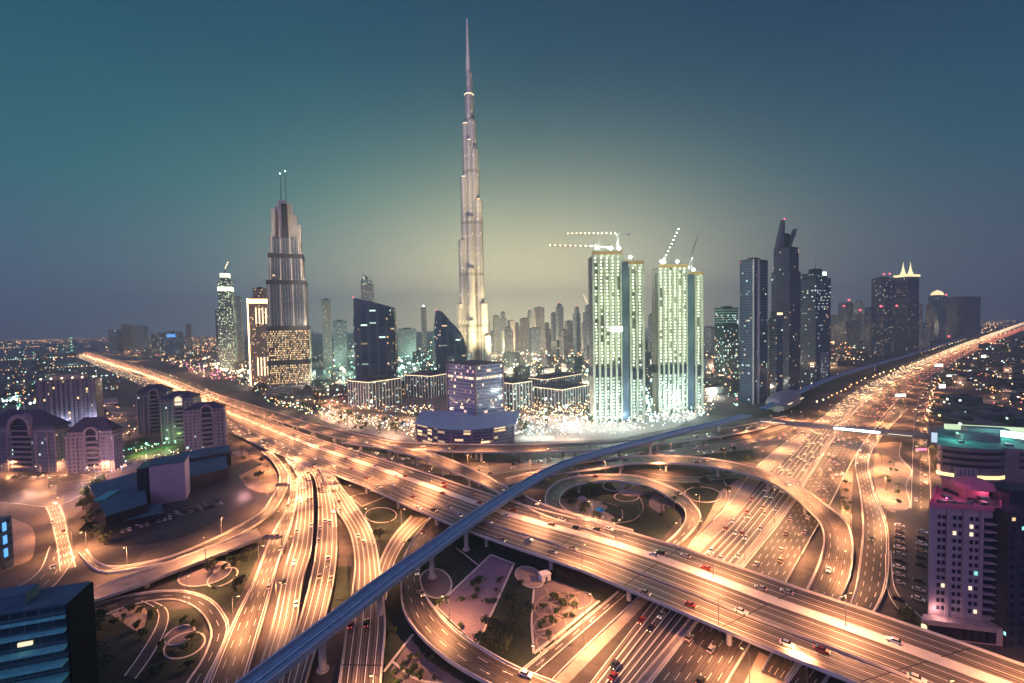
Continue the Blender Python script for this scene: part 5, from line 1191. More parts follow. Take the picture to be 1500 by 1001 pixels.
zone([(0, 500), (105, 505), (190, 560), (120, 590), (50, 600), (0, 595)], 60, 5, [5, 5, 1, 0], .1, 14)
zone([(1200, 505), (1330, 500), (1300, 522), (1210, 540)], 16, 6, [0, 3, 1], .4)
zone([(180, 490), (500, 492), (500, 505), (150, 503)], 16, 7, [0, 2, 3], .4, 40)
zone([(395, 570), (505, 560), (500, 600), (450, 596)], 8, 15, [0, 1, 3], .4, 22); zone([(330, 545), (400, 578), (460, 600), (400, 592)], 6, 16, [1, 5], .5, 18)
zone([(0, 640), (55, 700), (0, 720)], 3, 8, [5], .1)
for i, o in enumerate(low_protos):
    if i not in lused: o.location = (3000 + 60 * i, 2500, 0)
# roof signs of the right hand low district
for k, (x, y, w, h_, m_, wd) in enumerate(((1375, 537, 12, 5, 'sign_pale', 'nearest the lit highway'), (1394, 555, 15, 6, 'sign_pale', 'in the middle of the low district'), (1380, 571, 9, 7, 'sign_pale', 'above the car park'), (1445, 523, 15, 5, 'sign_pale', 'farthest back at the right'), (1319, 584, 15, 5, 'sign_pale', 'on the verge beside the service road'))):
    p = P(x, y + 6); s_ = p.y / FPX; t = thing('billboard', f'white lit billboard {wd}', 'billboard', p)
    MB().tube((0, 0, 0), (0, 0, 8), .4, .4, 6).build('post', M['steel'], t); MB().box((0, 0, 8 + h_ * s_ / 2), (w * s_, .8, h_ * s_ * .8)).build('panel', M[m_], t); MB().box((0, .6, 8 + h_ * s_ / 2), (w * s_ + .6, .5, h_ * s_ * .8 + .6)).build('frame', M['steel'], t)
# ------------------------------------------------------------------ lights of the city: far too many to count
GL = {'o': ('orange_light', (1.0, .42, .13), 4.5), 'w': ('warm_light', (1.0, .70, .36), 5), 'c': ('cool_light', (.66, 1.0, .86), 4.5), 'g': ('greenish_light', (.30, 1.0, .6), 2), 'p': ('pink_light', (1.0, .22, .55), 2.4), 'b': ('blue_light', (.3, .55, 1.0), 2.2), 'r': ('red_light', (1.0, .12, .15), 2.2)}
CL = {k: MB() for k in GL}; CLM = {k: glow(v[0], v[1], v[2]) for k, v in GL.items()}
def dot(k, p, r, h):
    mb = CL[k]; c = p + Vector((0, 0, h)); a = [c + Vector(v) * r for v in ((1, 0, 0), (0, 1, 0), (-1, 0, 0), (0, -1, 0))]; t_, b_ = c + Vector((0, 0, r)), c - Vector((0, 0, r))
    for i in range(4): mb.face([a[i], a[(i + 1) % 4], t_]); mb.face([a[(i + 1) % 4], a[i], b_])
def scatter(poly, n_, seed, mix, hmax=8, rs=1.0, roads=True):
    rr = random.Random(seed); xs = [p[0] for p in poly]; ys = [p[1] for p in poly]; k = 0
    for _ in range(n_ * 20):
        x, y = rr.uniform(min(xs), max(xs)), rr.uniform(min(ys), max(ys))
        if not inpoly(x, y, poly): continue
        p = P(x, y)
        if not (0 < p.y < 10300 and abs(p.x) < 13500): continue
        if roads and p.y < 900 and near_road(p, .05): continue
        r = (.30 + .00085 * min(p.y, 4500)) * rs * (.5 + rr.random() ** 2 * 1.2); dot(rr.choice(mix), p, r, 1.5 + rr.random() * hmax + r); k += 1
        if k >= n_: return
def rowpix(pts, n_):
    L = resample([Vector((x, y, 0)) for x, y in pts], n_); return [P(p.x, p.y) for p in L]
def row(pts, n_, mix, seed, h=9, rs=1.0, jit=.15):
    rr = random.Random(seed); L = [P(pts[0][0] + 0, pts[0][1])] and rowpix(pts, n_)
    for p in L:
        if 0 < p.y < 10300 and abs(p.x) < 13500: dot(rr.choice(mix), p + Vector((rr.uniform(-3, 3), rr.uniform(-3, 3), 0)), (.34 + .00090 * min(p.y, 5000)) * rs * rr.uniform(.7, 1.3), h)
scatter([(0, 489.5), (160, 487), (160, 499), (0, 503)], 190, 11, 'ooow'); row([(18, 501), (90, 498), (155, 493)], 40, 'oow', 12, rs=1.1); row([(0, 492.5), (70, 492), (150, 490)], 36, 'ow', 13)
row([(218, 485.5), (320, 483)], 44, 'o', 14, rs=1.1); scatter([(210, 486), (320, 485), (320, 500), (210, 502)], 70, 15, 'oow')
scatter([(265, 488), (322, 488), (322, 512), (280, 512)], 120, 16, 'oowr', rs=1.1)
scatter([(115, 508), (250, 506), (330, 512), (400, 545), (330, 545), (240, 530)], 200, 17, 'oowwr'); scatter([(240, 530), (335, 535), (355, 560), (300, 558)], 150, 18, 'pprwow', rs=1.15)
scatter([(285, 528), (345, 526), (370, 555), (330, 552)], 60, 19, 'wwwc', 14, 2.0); scatter([(345, 540), (375, 538), (378, 572), (352, 568)], 26, 20, 'cww', 12, 2.2)
scatter([(0, 503), (105, 512), (200, 560), (60, 600), (0, 600)], 70, 21, 'cgcowg'); scatter([(0, 600), (90, 585), (150, 600), (40, 625)], 30, 22, 'gcw')
row([(6, 596), (24, 595)], 4, 'c', 23, 10, 2.2); row([(45, 600), (58, 598)], 3, 'c', 24, 10, 2.0)
scatter([(480, 505), (640, 500), (640, 545), (480, 560)], 150, 25, 'ccgww', rs=1.2); scatter([(575, 520), (640, 520), (640, 560), (575, 560)], 60, 26, 'cgc', 10, 1.8)
scatter([(700, 500), (880, 498), (880, 545), (720, 545)], 260, 27, 'wwwoc', rs=1.1); scatter([(730, 505), (870, 505), (870, 535), (740, 535)], 90, 28, 'woop', rs=1.2)
scatter([(450, 560), (520, 545), (520, 600), (470, 590)], 40, 29, 'wwcr', rs=1.2); row([(478, 600), (510, 572)], 16, 'r', 30, 5, 1.0); scatter([(497, 553), (503, 552), (503, 558), (497, 559)], 3, 31, 'w', 8, 5)
scatter([(480, 595), (640, 600), (610, 645), (480, 615)], 420, 32, 'wwoowcb', 5, .8); scatter([(735, 598), (870, 592), (870, 625), (740, 615)], 360, 33, 'wwocwo', 5, .8)
scatter([(740, 615), (1040, 600), (1000, 622), (900, 640), (740, 645)], 330, 34, 'cwcwbw', 5, .85); scatter([(850, 590), (1060, 575), (1040, 612), (880, 625)], 230, 35, 'ccwc', 8, 1.25)
scatter([(1030, 490), (1085, 490), (1085, 560), (1035, 560)], 80, 36, 'oowr', rs=1.2); scatter([(1035, 540), (1090, 540), (1085, 590), (1040, 590)], 40, 37, 'wcr', rs=1.1)
scatter([(1205, 495), (1345, 490), (1300, 520), (1215, 545)], 150, 38, 'oowor', rs=1.1); row([(1208, 505), (1280, 498)], 40, 'ow', 39, 8, 1.5)
row([(1130, 592), (1228, 553), (1290, 536), (1370, 513), (1420, 497)], 70, 'ow', 40, 6, 1.0); row([(1200, 600), (1270, 562), (1350, 535), (1430, 505), (1500, 480)], 46, 'ow', 41, 10, 1.3)
scatter([(1420, 470), (1500, 461), (1500, 470), (1440, 480)], 90, 42, 'oow', rs=1.2); row([(1440, 468), (1500, 464.5)], 30, 'o', 43, 8, 1.4); scatter([(1430, 478), (1480, 468), (1500, 475), (1440, 492)], 60, 44, 'ow')
scatter([(1380, 545), (1500, 600), (1500, 485), (1450, 505)], 80, 45, 'oowcwr'); row([(1377, 560), (1366, 575), (1363, 610)], 18, 'oow', 46, 6, 1.1); scatter([(1450, 575), (1500, 585), (1500, 630), (1455, 620)], 36, 47, 'oor', 5, 1.0)
scatter([(0, 690), (180, 672), (190, 690), (60, 720), (0, 725)], 110, 48, 'owwcob', 4, .9); scatter([(195, 655), (330, 660), (330, 668), (200, 680)], 70, 49, 'cwwg', 4, .8)
row([(145, 676), (215, 662), (255, 655)], 16, 'g', 50, 6, 1.0); scatter([(130, 590), (205, 580), (205, 640), (165, 645)], 30, 51, 'oow', 5, .9)
scatter([(920, 560), (955, 560), (955, 600), (930, 600)], 40, 52, 'gc', 6, 1.6)
for k_, (a_, b_, n_, mx) in enumerate((((0, 511), (106, 507), 34, 'oow'), ((0, 530), (112, 524), 30, 'oc'), ((0, 546), (150, 538), 34, 'ow'), ((0, 566), (170, 553), 30, 'cgc'), ((10, 592), (125, 575), 22, 'cgw'), ((42, 500), (8, 592), 22, 'oc'), ((85, 500), (70, 590), 22, 'ow'),
        ((1396, 546), (1500, 562), 26, 'oow'), ((1412, 530), (1500, 541), 26, 'ow'), ((1432, 515), (1500, 523), 26, 'oow'), ((1452, 505), (1500, 509), 20, 'o'), ((1442, 520), (1482, 600), 20, 'ow'), ((1402, 562), (1500, 592), 26, 'oo'), ((1470, 500), (1500, 560), 16, 'ow'),
        ((340, 556), (470, 584), 34, 'oww'), ((350, 566), (460, 594), 26, 'wwo'), ((398, 590), (520, 628), 34, 'oow'), ((455, 575), (515, 560), 22, 'oow'), ((225, 512), (330, 516), 34, 'oo'), ((180, 508), (330, 505), 40, 'oo'))):
    row([a_, b_], n_, mx, 80 + k_, 7, .9)
scatter([(335, 552), (400, 578), (470, 585), (520, 632), (470, 615), (400, 596)], 130, 71, 'owwgc', 5, .9); scatter([(400, 560), (500, 555), (500, 590), (440, 590)], 60, 72, 'cgww', 6, 1.2)
scatter([(480, 520), (640, 515), (650, 575), (480, 590)], 170, 61, 'ccgwcw', 10, 1.5); scatter([(700, 520), (880, 515), (880, 600), (740, 600)], 240, 62, 'wwcwoc', 8, 1.2); scatter([(740, 610), (1060, 590), (1000, 622), (880, 642), (740, 646)], 200, 63, 'cwcwc', 8, 1.3)
scatter([(860, 540), (1080, 530), (1080, 600), (880, 600)], 120, 64, 'cwgcw', 8, 1.3); scatter([(0, 500), (120, 520), (190, 560), (60, 600), (0, 600)], 40, 65, 'ogcwo', 8, 1.2); scatter([(1375, 545), (1500, 600), (1500, 490), (1450, 510)], 40, 66, 'owocw', 7, 1.1)
scatter([(0, 487.5), (320, 486), (320, 500), (0, 506)], 160, 67, 'ooow', 8, 1.2)
for k, mb in CL.items():
    if mb.f: o = mb.build('city_lights', CLM[k]); tag(o, kind='stuff')
# added bodiless point lights: cluster glow, fill on the streets, hotels and far skyline
def pools(poly, n_, seed, col, e, h=9):
    rr = random.Random(seed); xs = [p[0] for p in poly]; ys = [p[1] for p in poly]; k = 0; par = [o for o in C.objects if o.name.startswith('city_lights')][0]
    for _ in range(n_ * 30):
        x, y = rr.uniform(min(xs), max(xs)), rr.uniform(min(ys), max(ys))
        if not inpoly(x, y, poly): continue
        p = P(x, y, h); ld = bpy.data.lights.new('added_fill_light', 'POINT'); ld.energy = e * (1 + p.y / 500) * rr.uniform(.5, 1.5); ld.color = col; ld.shadow_soft_size = .6; lo = bpy.data.objects.new('added_fill_light', ld); C.objects.link(lo); lo.location = p; k += 1
        if k >= n_: return
pools([(0, 690), (180, 680), (180, 720), (0, 725)], 8, 1, (1, .5, .36), 5000); pools([(0, 600), (100, 590), (150, 620), (60, 640)], 6, 2, (.6, .7, 1), 9000); pools([(150, 590), (200, 600), (180, 650)], 4, 3, (1, .5, .3), 9000)
pools([(120, 510), (330, 515), (400, 555), (250, 540)], 12, 4, (1, .5, .22), 26000); pools([(480, 598), (640, 605), (610, 640), (490, 620)], 10, 5, (1, .62, .4), 9000); pools([(740, 600), (870, 600), (860, 635), (745, 640)], 8, 6, (1, .75, .55), 9000)
pools([(480, 515), (640, 510), (640, 560), (480, 575)], 14, 7, (.6, 1, .76), 60000); pools([(740, 600), (1060, 590), (1000, 620), (880, 640), (740, 645)], 14, 21, (.78, 1, .95), 4500); pools([(860, 545), (1080, 535), (1080, 590), (880, 600)], 8, 22, (.7, 1, .85), 20000); pools([(700, 505), (870, 505), (870, 590), (740, 590)], 16, 8, (1, .84, .58), 50000); pools([(1385, 560), (1500, 600), (1500, 500), (1440, 510)], 10, 9, (1, .5, .35), 9000); pools([(1030, 520), (1090, 520), (1085, 580), (1035, 585)], 5, 10, (1, .5, .3), 22000)
pools([(1205, 505), (1320, 500), (1280, 525), (1210, 540)], 6, 11, (1, .52, .25), 30000); pools([(0, 500), (105, 510), (150, 560), (0, 590)], 7, 12, (.5, .9, .85), 14000); pools([(1290, 650), (1335, 650), (1330, 745), (1300, 745)], 4, 13, (1, .5, .28), 16000); pools([(340, 665), (400, 670), (395, 715), (350, 710)], 3, 14, (1, .45, .45), 4000); pools([(715, 492), (880, 490), (880, 505), (715, 508)], 10, 15, (1, .78, .48), 260000, 40); pools([(1365, 760), (1475, 960), (1440, 975), (1340, 900)], 3, 16, (1, .5, .42), 2000); pools([(90, 700), (180, 692), (200, 700), (60, 712)], 4, 17, (1, .55, .5), 9000)
pools([(340, 556), (470, 585), (520, 630), (420, 600)], 9, 23, (1, .58, .34), 9000); pools([(60, 640), (100, 650), (230, 670), (230, 690), (60, 700)], 6, 24, (.75, .55, 1), 5000)
# green lawn lamps by the left hotels, floodlights, one added to brighten the skyline
for k, (x, y, e, col) in enumerate(((215, 664, 9000, (.35, 1, .35)), (165, 674, 8000, (.3, 1, .45)), (245, 656, 9000, (.6, 1, .3)), (600, 545, 260000, (.6, 1, .75)), (490, 540, 240000, (.6, 1, .7)), (940, 590, 150000, (.75, 1, .9)), (905, 628, 50000, (.8, 1, .95)), (990, 608, 45000, (.75, 1, .95)), (860, 560, 260000, (.6, 1, .7)), (780, 530, 900000, (1, .8, .5)), (320, 545, 260000, (1, .72, .45)), (300, 550, 120000, (1, .3, .5)), (830, 625, 60000, (.85, 1, .95)), (545, 615, 70000, (1, .7, .45)), (800, 612, 80000, (1, .75, .5)), (365, 560, 160000, (.9, 1, .8)), (1060, 560, 160000, (1, .6, .35)))):
    p = P(x, y); t = thing('floodlight', ['floodlight pole over the green lawn below the left hotels', 'floodlight pole at the left end of the green lawn', 'floodlight pole at the right end of the green lawn', 'white green floodlight pole between the slanted towers', 'pale green floodlight pole right of the gold lit tower', 'white floodlight pole between the unfinished towers', 'white floodlight pole at the foot of the left unfinished tower', 'white floodlight pole at the foot of the right unfinished tower', 'green white floodlight pole left of the unfinished towers', 'warm floodlight pole added to brighten the hazy skyline', 'warm floodlight pole in the bright shopping street at left', 'pink floodlight pole in the bright shopping street at left', 'white floodlight pole on the yard right of the mirrored office', 'warm floodlight pole on the tree lined square left of the mirrored office', 'warm floodlight pole in front of the pilastered office', 'white floodlight pole at the foot of the brown hotel block', 'orange floodlight pole left of the twin slab tower'][k], 'floodlight', p)
    hh = 9 if k < 3 else 24; MB().tube((0, 0, 0), (0, 0, hh), .2, .15, 6).build('mast', M['steel'], t)
    MB().lathe((0, 0, hh + .6), [(.1, -.5 - p.y * .0018), (.4 + p.y * .0018, 0), (.1, .5 + p.y * .0018)], 8).build('lamp', M['greenw'] if k < 3 else M['coolw'] if col[1] > .9 else M['warmw'], t)
    ld = bpy.data.lights.new('flood', 'POINT'); ld.energy = e; ld.color = col; ld.shadow_soft_size = 1; lo = bpy.data.objects.new('flood', ld); C.objects.link(lo); lo.parent = t; lo.location = (0, 0, hh - 1.5)
# ------------------------------------------------------------------ gardens between the ramps
PZ = [.012]
def patch(pix, m_, nm='lawn', smooth=True, kind='structure'):
    PZ[0] += .0011; pts = [P(x, y, PZ[0]) for x, y in pix]
    if smooth: pts = crom(pts + [pts[0]], 6)[:-1]
    mb = MB(pts[0]); mb.face(pts); return tag(mb.build(nm, M[m_]), kind=kind)
def kerb(pix, label, w=.7, h=.18, closed=False, smooth=True, m_='concrete_pale'):
    pts = [P(x, y, 0) for x, y in pix]
    if closed: pts.append(pts[0])
    if smooth: pts = crom(pts, 6)
    o = pts[len(pts) // 2].copy(); o.z = 0; mb = MB(o); a = offs(pts, w / 2); U = Vector((0, 0, .06)); wall_strip(mb, [p for p in a], -1, h + .06, w)
    return tag(mb.build('kerb', M[m_]), label, 'kerb')
def ell(cx, cy, rx, ry, tilt=0, n_=20):
    co, si = math.cos(R(tilt)), math.sin(R(tilt)); return [(cx + rx * math.cos(a) * co - ry * math.sin(a) * si, cy + rx * math.cos(a) * si + ry * math.sin(a) * co) for a in (2 * math.pi * i / n_ for i in range(n_))]
M['yard'] = mat('yard_paving', (.12, .115, .12), .9, var=.5, scale=.12)
M['purple_gravel'] = mat('purple_gravel', (.20, .15, .19), .95, var=.45, scale=1.4)
M['sandy'] = mat('sandy_paving', (.30, .235, .19), .9, var=.2, scale=.3)
patch([(490, 755), (560, 735), (700, 790), (860, 860), (905, 872), (770, 985), (700, 1010), (560, 1015), (566, 900), (545, 800)], 'grass', smooth=False)
patch([(830, 720), (900, 705), (980, 730), (1000, 755), (960, 800), (880, 775)], 'grass', smooth=False)
patch([(985, 700), (1070, 690), (1075, 740), (1030, 765), (1020, 735)], 'grass', smooth=False)
patch([(250, 850), (330, 815), (385, 800), (340, 900), (300, 870)], 'grass', smooth=False)
patch([(150, 900), (300, 890), (290, 985), (200, 1010), (120, 1010)], 'grass', smooth=False)
patch([(490, 830), (515, 830), (512, 900), (486, 890)], 'grass', smooth=False)
patch([(1010, 660), (1100, 655), (1110, 680), (1060, 672), (1020, 668)], 'grass', smooth=False)
patch([(1230, 690), (1250, 690), (1240, 860), (1215, 930), (1235, 830)], 'sand', 'sand', False)
patch([(1075, 735), (1110, 700), (1085, 700), (1055, 720), (1030, 770), (1000, 810), (1060, 742)], 'sandy', 'pavement', False)
# purple gravel wedge with pale kerb
W1 = [(719, 813), (753, 826), (699, 946), (639, 889)]; patch(W1, 'purple_gravel', 'gravel', False); kerb(W1, 'pale kerb around the purple gravel wedge between the ramps', 1.0, closed=True, smooth=False)
E1 = ell(638, 855, 24, 21, 25); patch(E1, 'gravel', 'gravel'); kerb(E1, 'round pale kerb around gravel at a rail viaduct column', .7, closed=True)
E2 = ell(776, 846, 22, 14, 25); patch(E2, 'sandy', 'pavement'); kerb(E2, 'pale kerb around the sandy oval beside the white hut', .6, closed=True)
W2 = [(782, 864), (811, 850), (850, 864), (876, 881), (782, 958)]; patch(W2, 'gravel', 'gravel', False); kerb([(782, 864), (779, 910), (782, 958)], 'pale kerb along the left side of the patterned garden', .9); kerb([(782, 958), (830, 920), (878, 881)], 'pale kerb along the right side of the patterned garden', 1.0)
for k, (cx, cy, rx, ry) in enumerate(((815, 888, 32, 19), (806, 918, 24, 18), (848, 880, 20, 12), (800, 940, 14, 12), (822, 878, 18, 9))): kerb(ell(cx, cy, rx, ry, -10), f'ring shaped garden path, {("widest upper", "middle lower", "right hand", "lowest", "small inner")[k]} ring of the patterned garden', .8, .12, True, m_='sandy')
for k, (x0, y0, x1, y1) in enumerate(((790, 885, 850, 868), (786, 900, 845, 890), (786, 925, 826, 905), (800, 862, 812, 905))): kerb([(x0, y0), ((x0 + x1) / 2, (y0 + y1) / 2 + 4), (x1, y1)], f'curved garden path, {("top", "second", "third", "crossing")[k]} stripe of the patterned garden', .9, .12, m_='sandy')
W3 = [(602, 935), (622, 962), (645, 980), (690, 1006), (600, 1012), (570, 985)]; patch(W3, 'gravel', 'gravel', False); kerb([(605, 930), (585, 955), (562, 985)], 'straight pale path beside the lower gravel field', .9); kerb([(575, 970), (610, 995), (650, 1003)], 'curved pale path across the lower gravel field', .7)
kerb([(659, 797), (680, 812), (700, 828)], 'thin pale path from the rail viaduct column to the gravel wedge', .6)
for k, (e, lb) in enumerate(((ell(558, 755, 23, 11), 'oval kerb on the lawn under the main bridge edge'), (ell(300, 841, 40, 16, -14), 'large oval kerb on the lawn beside the walled bridge'), (ell(326, 846, 24, 11, -25), 'smaller oval kerb overlapping the large one by the walled bridge'), (ell(270, 946, 32, 17, -22), 'large oval kerb inside the dark loop road'), (ell(263, 931, 24, 12, -25), 'smaller oval kerb inside the dark loop road'), (ell(1030, 725, 27, 11, 5), 'oval kerb on the lawn right of the loop ramp'), (ell(918, 728, 18, 7), 'small oval kerb in the loop garden'), (ell(905, 712, 22, 8), 'wide oval kerb in the loop garden'))):
    if k in (1, 4): patch(e, 'gravel', 'gravel')
    kerb(e, lb, .6, closed=True)
kerb([(513, 728), (560, 716), (580, 722), (530, 742)], 'slim pale rectangle kerb below the main bridge', .8, closed=True, smooth=False)
patch(ell(850, 740, 40, 10, 5), 'sandy', 'pavement'); patch(ell(865, 757, 36, 12, 8), 'sandy', 'pavement'); patch([(958, 722), (992, 738), (965, 752), (948, 740)], 'gravel', 'gravel', False); patch([(895, 708), (950, 708), (955, 722), (915, 726)], 'sandy', 'pavement')
kerb([(868, 733), (905, 742), (912, 757), (905, 766)], 'curved path bending round the blue tent', .7, m_='sandy'); kerb([(938, 730), (942, 745), (928, 762), (890, 768)], 'curved path on the right of the loop garden', .8, m_='sandy')
kerb([(1060, 705), (1069, 722), (1063, 742), (1045, 762)], 'curved kerb right of the oval lawn', .6)
patch([(1283, 650), (1320, 648), (1318, 668), (1335, 690), (1333, 710), (1331, 745), (1297, 745), (1280, 700)], 'sand', 'sand'); kerb([(1320, 648), (1318, 668), (1335, 690), (1327, 712), (1332, 743), (1300, 744)], 'wavy kerb of the sandy square left of the frontage road', .5)
patch([(1312, 748), (1366, 748), (1360, 915), (1338, 905), (1312, 850), (1306, 790)], 'roof_dark', 'parking_ground', False); patch([(1112, 955), (1175, 985), (1165, 1010), (1085, 1012)], 'sandy', 'pavement', False)
patch([(330, 668), (380, 668), (404, 690), (400, 720), (360, 712)], 'sand', 'sand'); patch(ell(372, 680, 14, 6, 15), 'sandy', 'pavement'); patch(ell(352, 664, 12, 4), 'sandy', 'pavement')
M['lawn_green'] = mat('watered_lawn', (.05, .12, .03), .95, var=.4, scale=.3); patch([(145, 678), (215, 660), (262, 652), (262, 658), (215, 668), (147, 688)], 'lawn_green')
patch([(20, 760), (48, 775), (48, 815), (20, 830), (0, 830), (0, 760)], 'sandy', 'pavement')
patch([(150, 892), (195, 886), (215, 895), (205, 925), (170, 905)], 'sandy', 'pavement')
patch([(470, 600), (700, 620), (740, 650), (600, 650), (520, 632), (470, 615)], 'paving', 'pavement', False); patch([(735, 612), (1050, 596), (990, 626), (900, 644), (740, 648)], 'paving', 'pavement', False)
patch([(470, 560), (880, 548), (870, 600), (700, 610), (470, 598)], 'sand', 'pavement', False)
# white hut, gazebo and blue tent
p = P(798, 849); t = thing('hut', 'small cream hut on the sandy oval by the patterned garden', 'hut', p, .4); MB().box((0, 0, 1.5), (4.6, 3.6, 3.0)).build('wall', M['white'], t); MB().box((0, 0, 3.15), (5.2, 4.2, .3)).build('roof', M['white'], t); MB().box((0, -1.82, 1.1), (1.0, .08, 2.1)).build('door', M['dark'], t)
p = P(853, 737); t = thing('gazebo', 'grey eight sided gazebo in the loop garden', 'gazebo', p); MB().lathe((0, 0, 0), [(3.6, 2.6), (2.6, 3.6), (.1, 4.6)], 8).build('roof', M['mauve_stone'], t)
for k in range(8): MB().tube((3.2 * math.cos(k * .785), 3.2 * math.sin(k * .785), 0), (3.2 * math.cos(k * .785), 3.2 * math.sin(k * .785), 2.7), .12, .12, 5).build('post', M['steel'], t)
p = P(878, 755); t = thing('tent', 'bright blue canopy beside white boxes in the loop garden', 'tent', p); MB().lathe((0, 0, 0), [(3.2, 3), (2.4, 4.2), (.1, 5.2)], 4).build('canopy', mat('blue_canvas', (.02, .22, .55), .7), t)
for k in range(4): MB().tube((2.9 * math.cos(k * 1.571), 2.9 * math.sin(k * 1.571), 0), (2.9 * math.cos(k * 1.571), 2.9 * math.sin(k * 1.571), 3.1), .1, .1, 5).build('post', M['white'], t)
for k, (x, y, lb) in enumerate(((873, 761, 'pump box left of the blue canopy'), (882, 760, 'pump box right of the blue canopy'))):
    p = P(x, y); t = thing('pump_box', 'small white ' + lb, 'box', p, .3); MB().box((0, 0, 1.2), (2.2, 1.8, 2.4)).build('case', M['white'], t); MB().box((0, 0, 2.5), (2.5, 2.1, .2)).build('lid', M['steel'], t)
# sign gantries over the ramps
def gantry(pa, pb, label, h=7.5, za=0.0):
    a, b = P(*pa, za), P(*pb, za); d_ = b - a; L = d_.length; t = thing('sign_gantry', label, 'gantry', a, math.atan2(d_.y, d_.x))
    for x in (0, L): MB().tube((x, 0, -za), (x, 0, h), .35, .28, 8).build('post', M['steel'], t)
    MB().box((L / 2, 0, h), (L + .8, 1.0, 1.2)).build('beam', M['steel'], t)
    for k in range(3): MB().box((L * (.22 + .28 * k), -.7, h + .3), (L * .22, .18, 3.0)).build('sign_board', mat('sign_back', (.20, .17, .19), .6) if k == 0 else bpy.data.materials['sign_back'], t)
gantry((1124, 708), (1172, 722), 'sign gantry over the lower highway beside the curved ramp'); gantry((405, 725), (424, 724), 'sign gantry over the narrow curling ramp', 7, 2.2); gantry((472, 723), (497, 722), 'sign gantry over the ramps right of the twin ramps', 7, 4); gantry((387, 803), (413, 802), 'sign gantry at the end of the walled bridge', 6)
# ------------------------------------------------------------------ trees and palms
def leafy(name, label, h, r, nleaf, col, seed, group):
    rr = random.Random(seed); t = thing(name, label, 'tree', (0, -700, 0), 0, group); mb = MB(); mb.tube((0, 0, 0), (0, 0, h * .45), .22, .14, 6)
    for k in range(5):
        a = k * 1.26; mb.tube((0, 0, h * .40), (r * .5 * math.cos(a), r * .5 * math.sin(a), h * (.62 + .1 * rr.random())), .11, .05, 4)
    mb.build('trunk', M['bark'], t); mb = MB(); clumps = [(Vector((rr.gauss(0, r * .42), rr.gauss(0, r * .42), h * (.68 + rr.uniform(-.16, .22)))), r * rr.uniform(.3, .52)) for _ in range(11)]
    for _ in range(nleaf):
        c, q_ = rr.choice(clumps); v = Vector((rr.gauss(0, 1), rr.gauss(0, 1), rr.gauss(0, .8))).normalized() * q_ * rr.random() ** .4; p = c + v; s_ = rr.uniform(.22, .5); n1 = Vector((rr.gauss(0, 1), rr.gauss(0, 1), rr.gauss(0, 1))).normalized(); n2 = n1.orthogonal().normalized(); n3 = n1.cross(n2)
        mb.face([p - n2 * s_, p + n3 * s_ * .6, p + n2 * s_, p - n3 * s_ * .6])
    mb.build('crown', col, t); return t
M['bark'] = mat('bark', (.09, .065, .045), .95, var=.3, scale=2); M['leaf'] = mat('leaf', (.045, .075, .028), .8, var=.45, scale=.9); M['leaf2'] = mat('leaf_dusty', (.06, .075, .04), .8, var=.45, scale=.9)
def palm(label, h, group):
    t = thing('palm_tree', label, 'palm', (0, -720, 0), 0, group); MB().tube((0, 0, 0), (.3, .1, h), .28, .18, 7).build('trunk', M['bark'], t); mb = MB()
    for k in range(14):
        a = k * .449 * 1.0; d_ = Vector((math.cos(a), math.sin(a), 0)); s_ = Vector((-d_.y, d_.x, 0)); up = .9 if k % 2 else .35; prev = None
        for j in range(6):
            f_ = j / 5; c = Vector((.3, .1, h)) + d_ * 2.9 * f_ + Vector((0, 0, up * 1.6 * f_ - 2.5 * f_ * f_)); w = .34 * (1 - f_) + .05; cur = (c - s_ * w - Vector((0, 0, .12)), c, c + s_ * w - Vector((0, 0, .12)))
            if prev: mb.face([prev[0], prev[1], cur[1], cur[0]]); mb.face([prev[1], prev[2], cur[2], cur[1]])
            prev = cur
    mb.build('fronds', M['leaf'], t); return t
tA = leafy('tree', 'round dark leafy tree among the streets and gardens', 7, 3.4, 520, M['leaf'], 5, 'leafy trees'); tB = leafy('tree', 'smaller dusty leafy tree among the streets and gardens', 5, 2.6, 380, M['leaf2'], 6, 'leafy trees'); tC = palm('date palm with arching fronds by the streets', 8, 'date palms')
tused = set()
def plant(poly, n_, seed, kinds):
    rr = random.Random(seed); xs = [p[0] for p in poly]; ys = [p[1] for p in poly]; k = 0
    for _ in range(n_ * 20):
        x, y = rr.uniform(min(xs), max(xs)), rr.uniform(min(ys), max(ys))
        if not inpoly(x, y, poly): continue
        p = P(x, y)
        if near_road(p, .08): continue
        o = rr.choice(kinds); s_ = rr.uniform(.8, 1.35); rz = rr.uniform(0, 6.28)
        if o.name not in tused: tused.add(o.name); o.location = p; o.rotation_euler.z = rz; o.scale = (s_,) * 3
        else: dup(o, p, rz, scale=s_)
        k += 1
        if k >= n_: return
plant([(110, 700), (150, 690), (155, 760), (120, 745)], 16, 1, [tA, tB]); plant([(175, 640), (235, 655), (215, 664), (150, 678), (165, 655)], 26, 2, [tA, tA, tC]); plant([(110, 720), (160, 760), (155, 800), (130, 790)], 10, 3, [tB]); plant([(340, 660), (375, 665), (400, 700), (350, 720)], 8, 4, [tB, tC])
plant([(480, 605), (640, 610), (600, 645), (500, 628)], 34, 5, [tA, tC]); plant([(735, 602), (870, 600), (870, 625), (740, 640)], 26, 6, [tA, tC]); plant([(985, 700), (1070, 695), (1070, 740), (1020, 735)], 4, 7, [tB]); plant([(1300, 870), (1335, 900), (1350, 930), (1330, 925)], 6, 8, [tB]); plant([(1030, 655), (1100, 655), (1100, 680)], 5, 9, [tB])
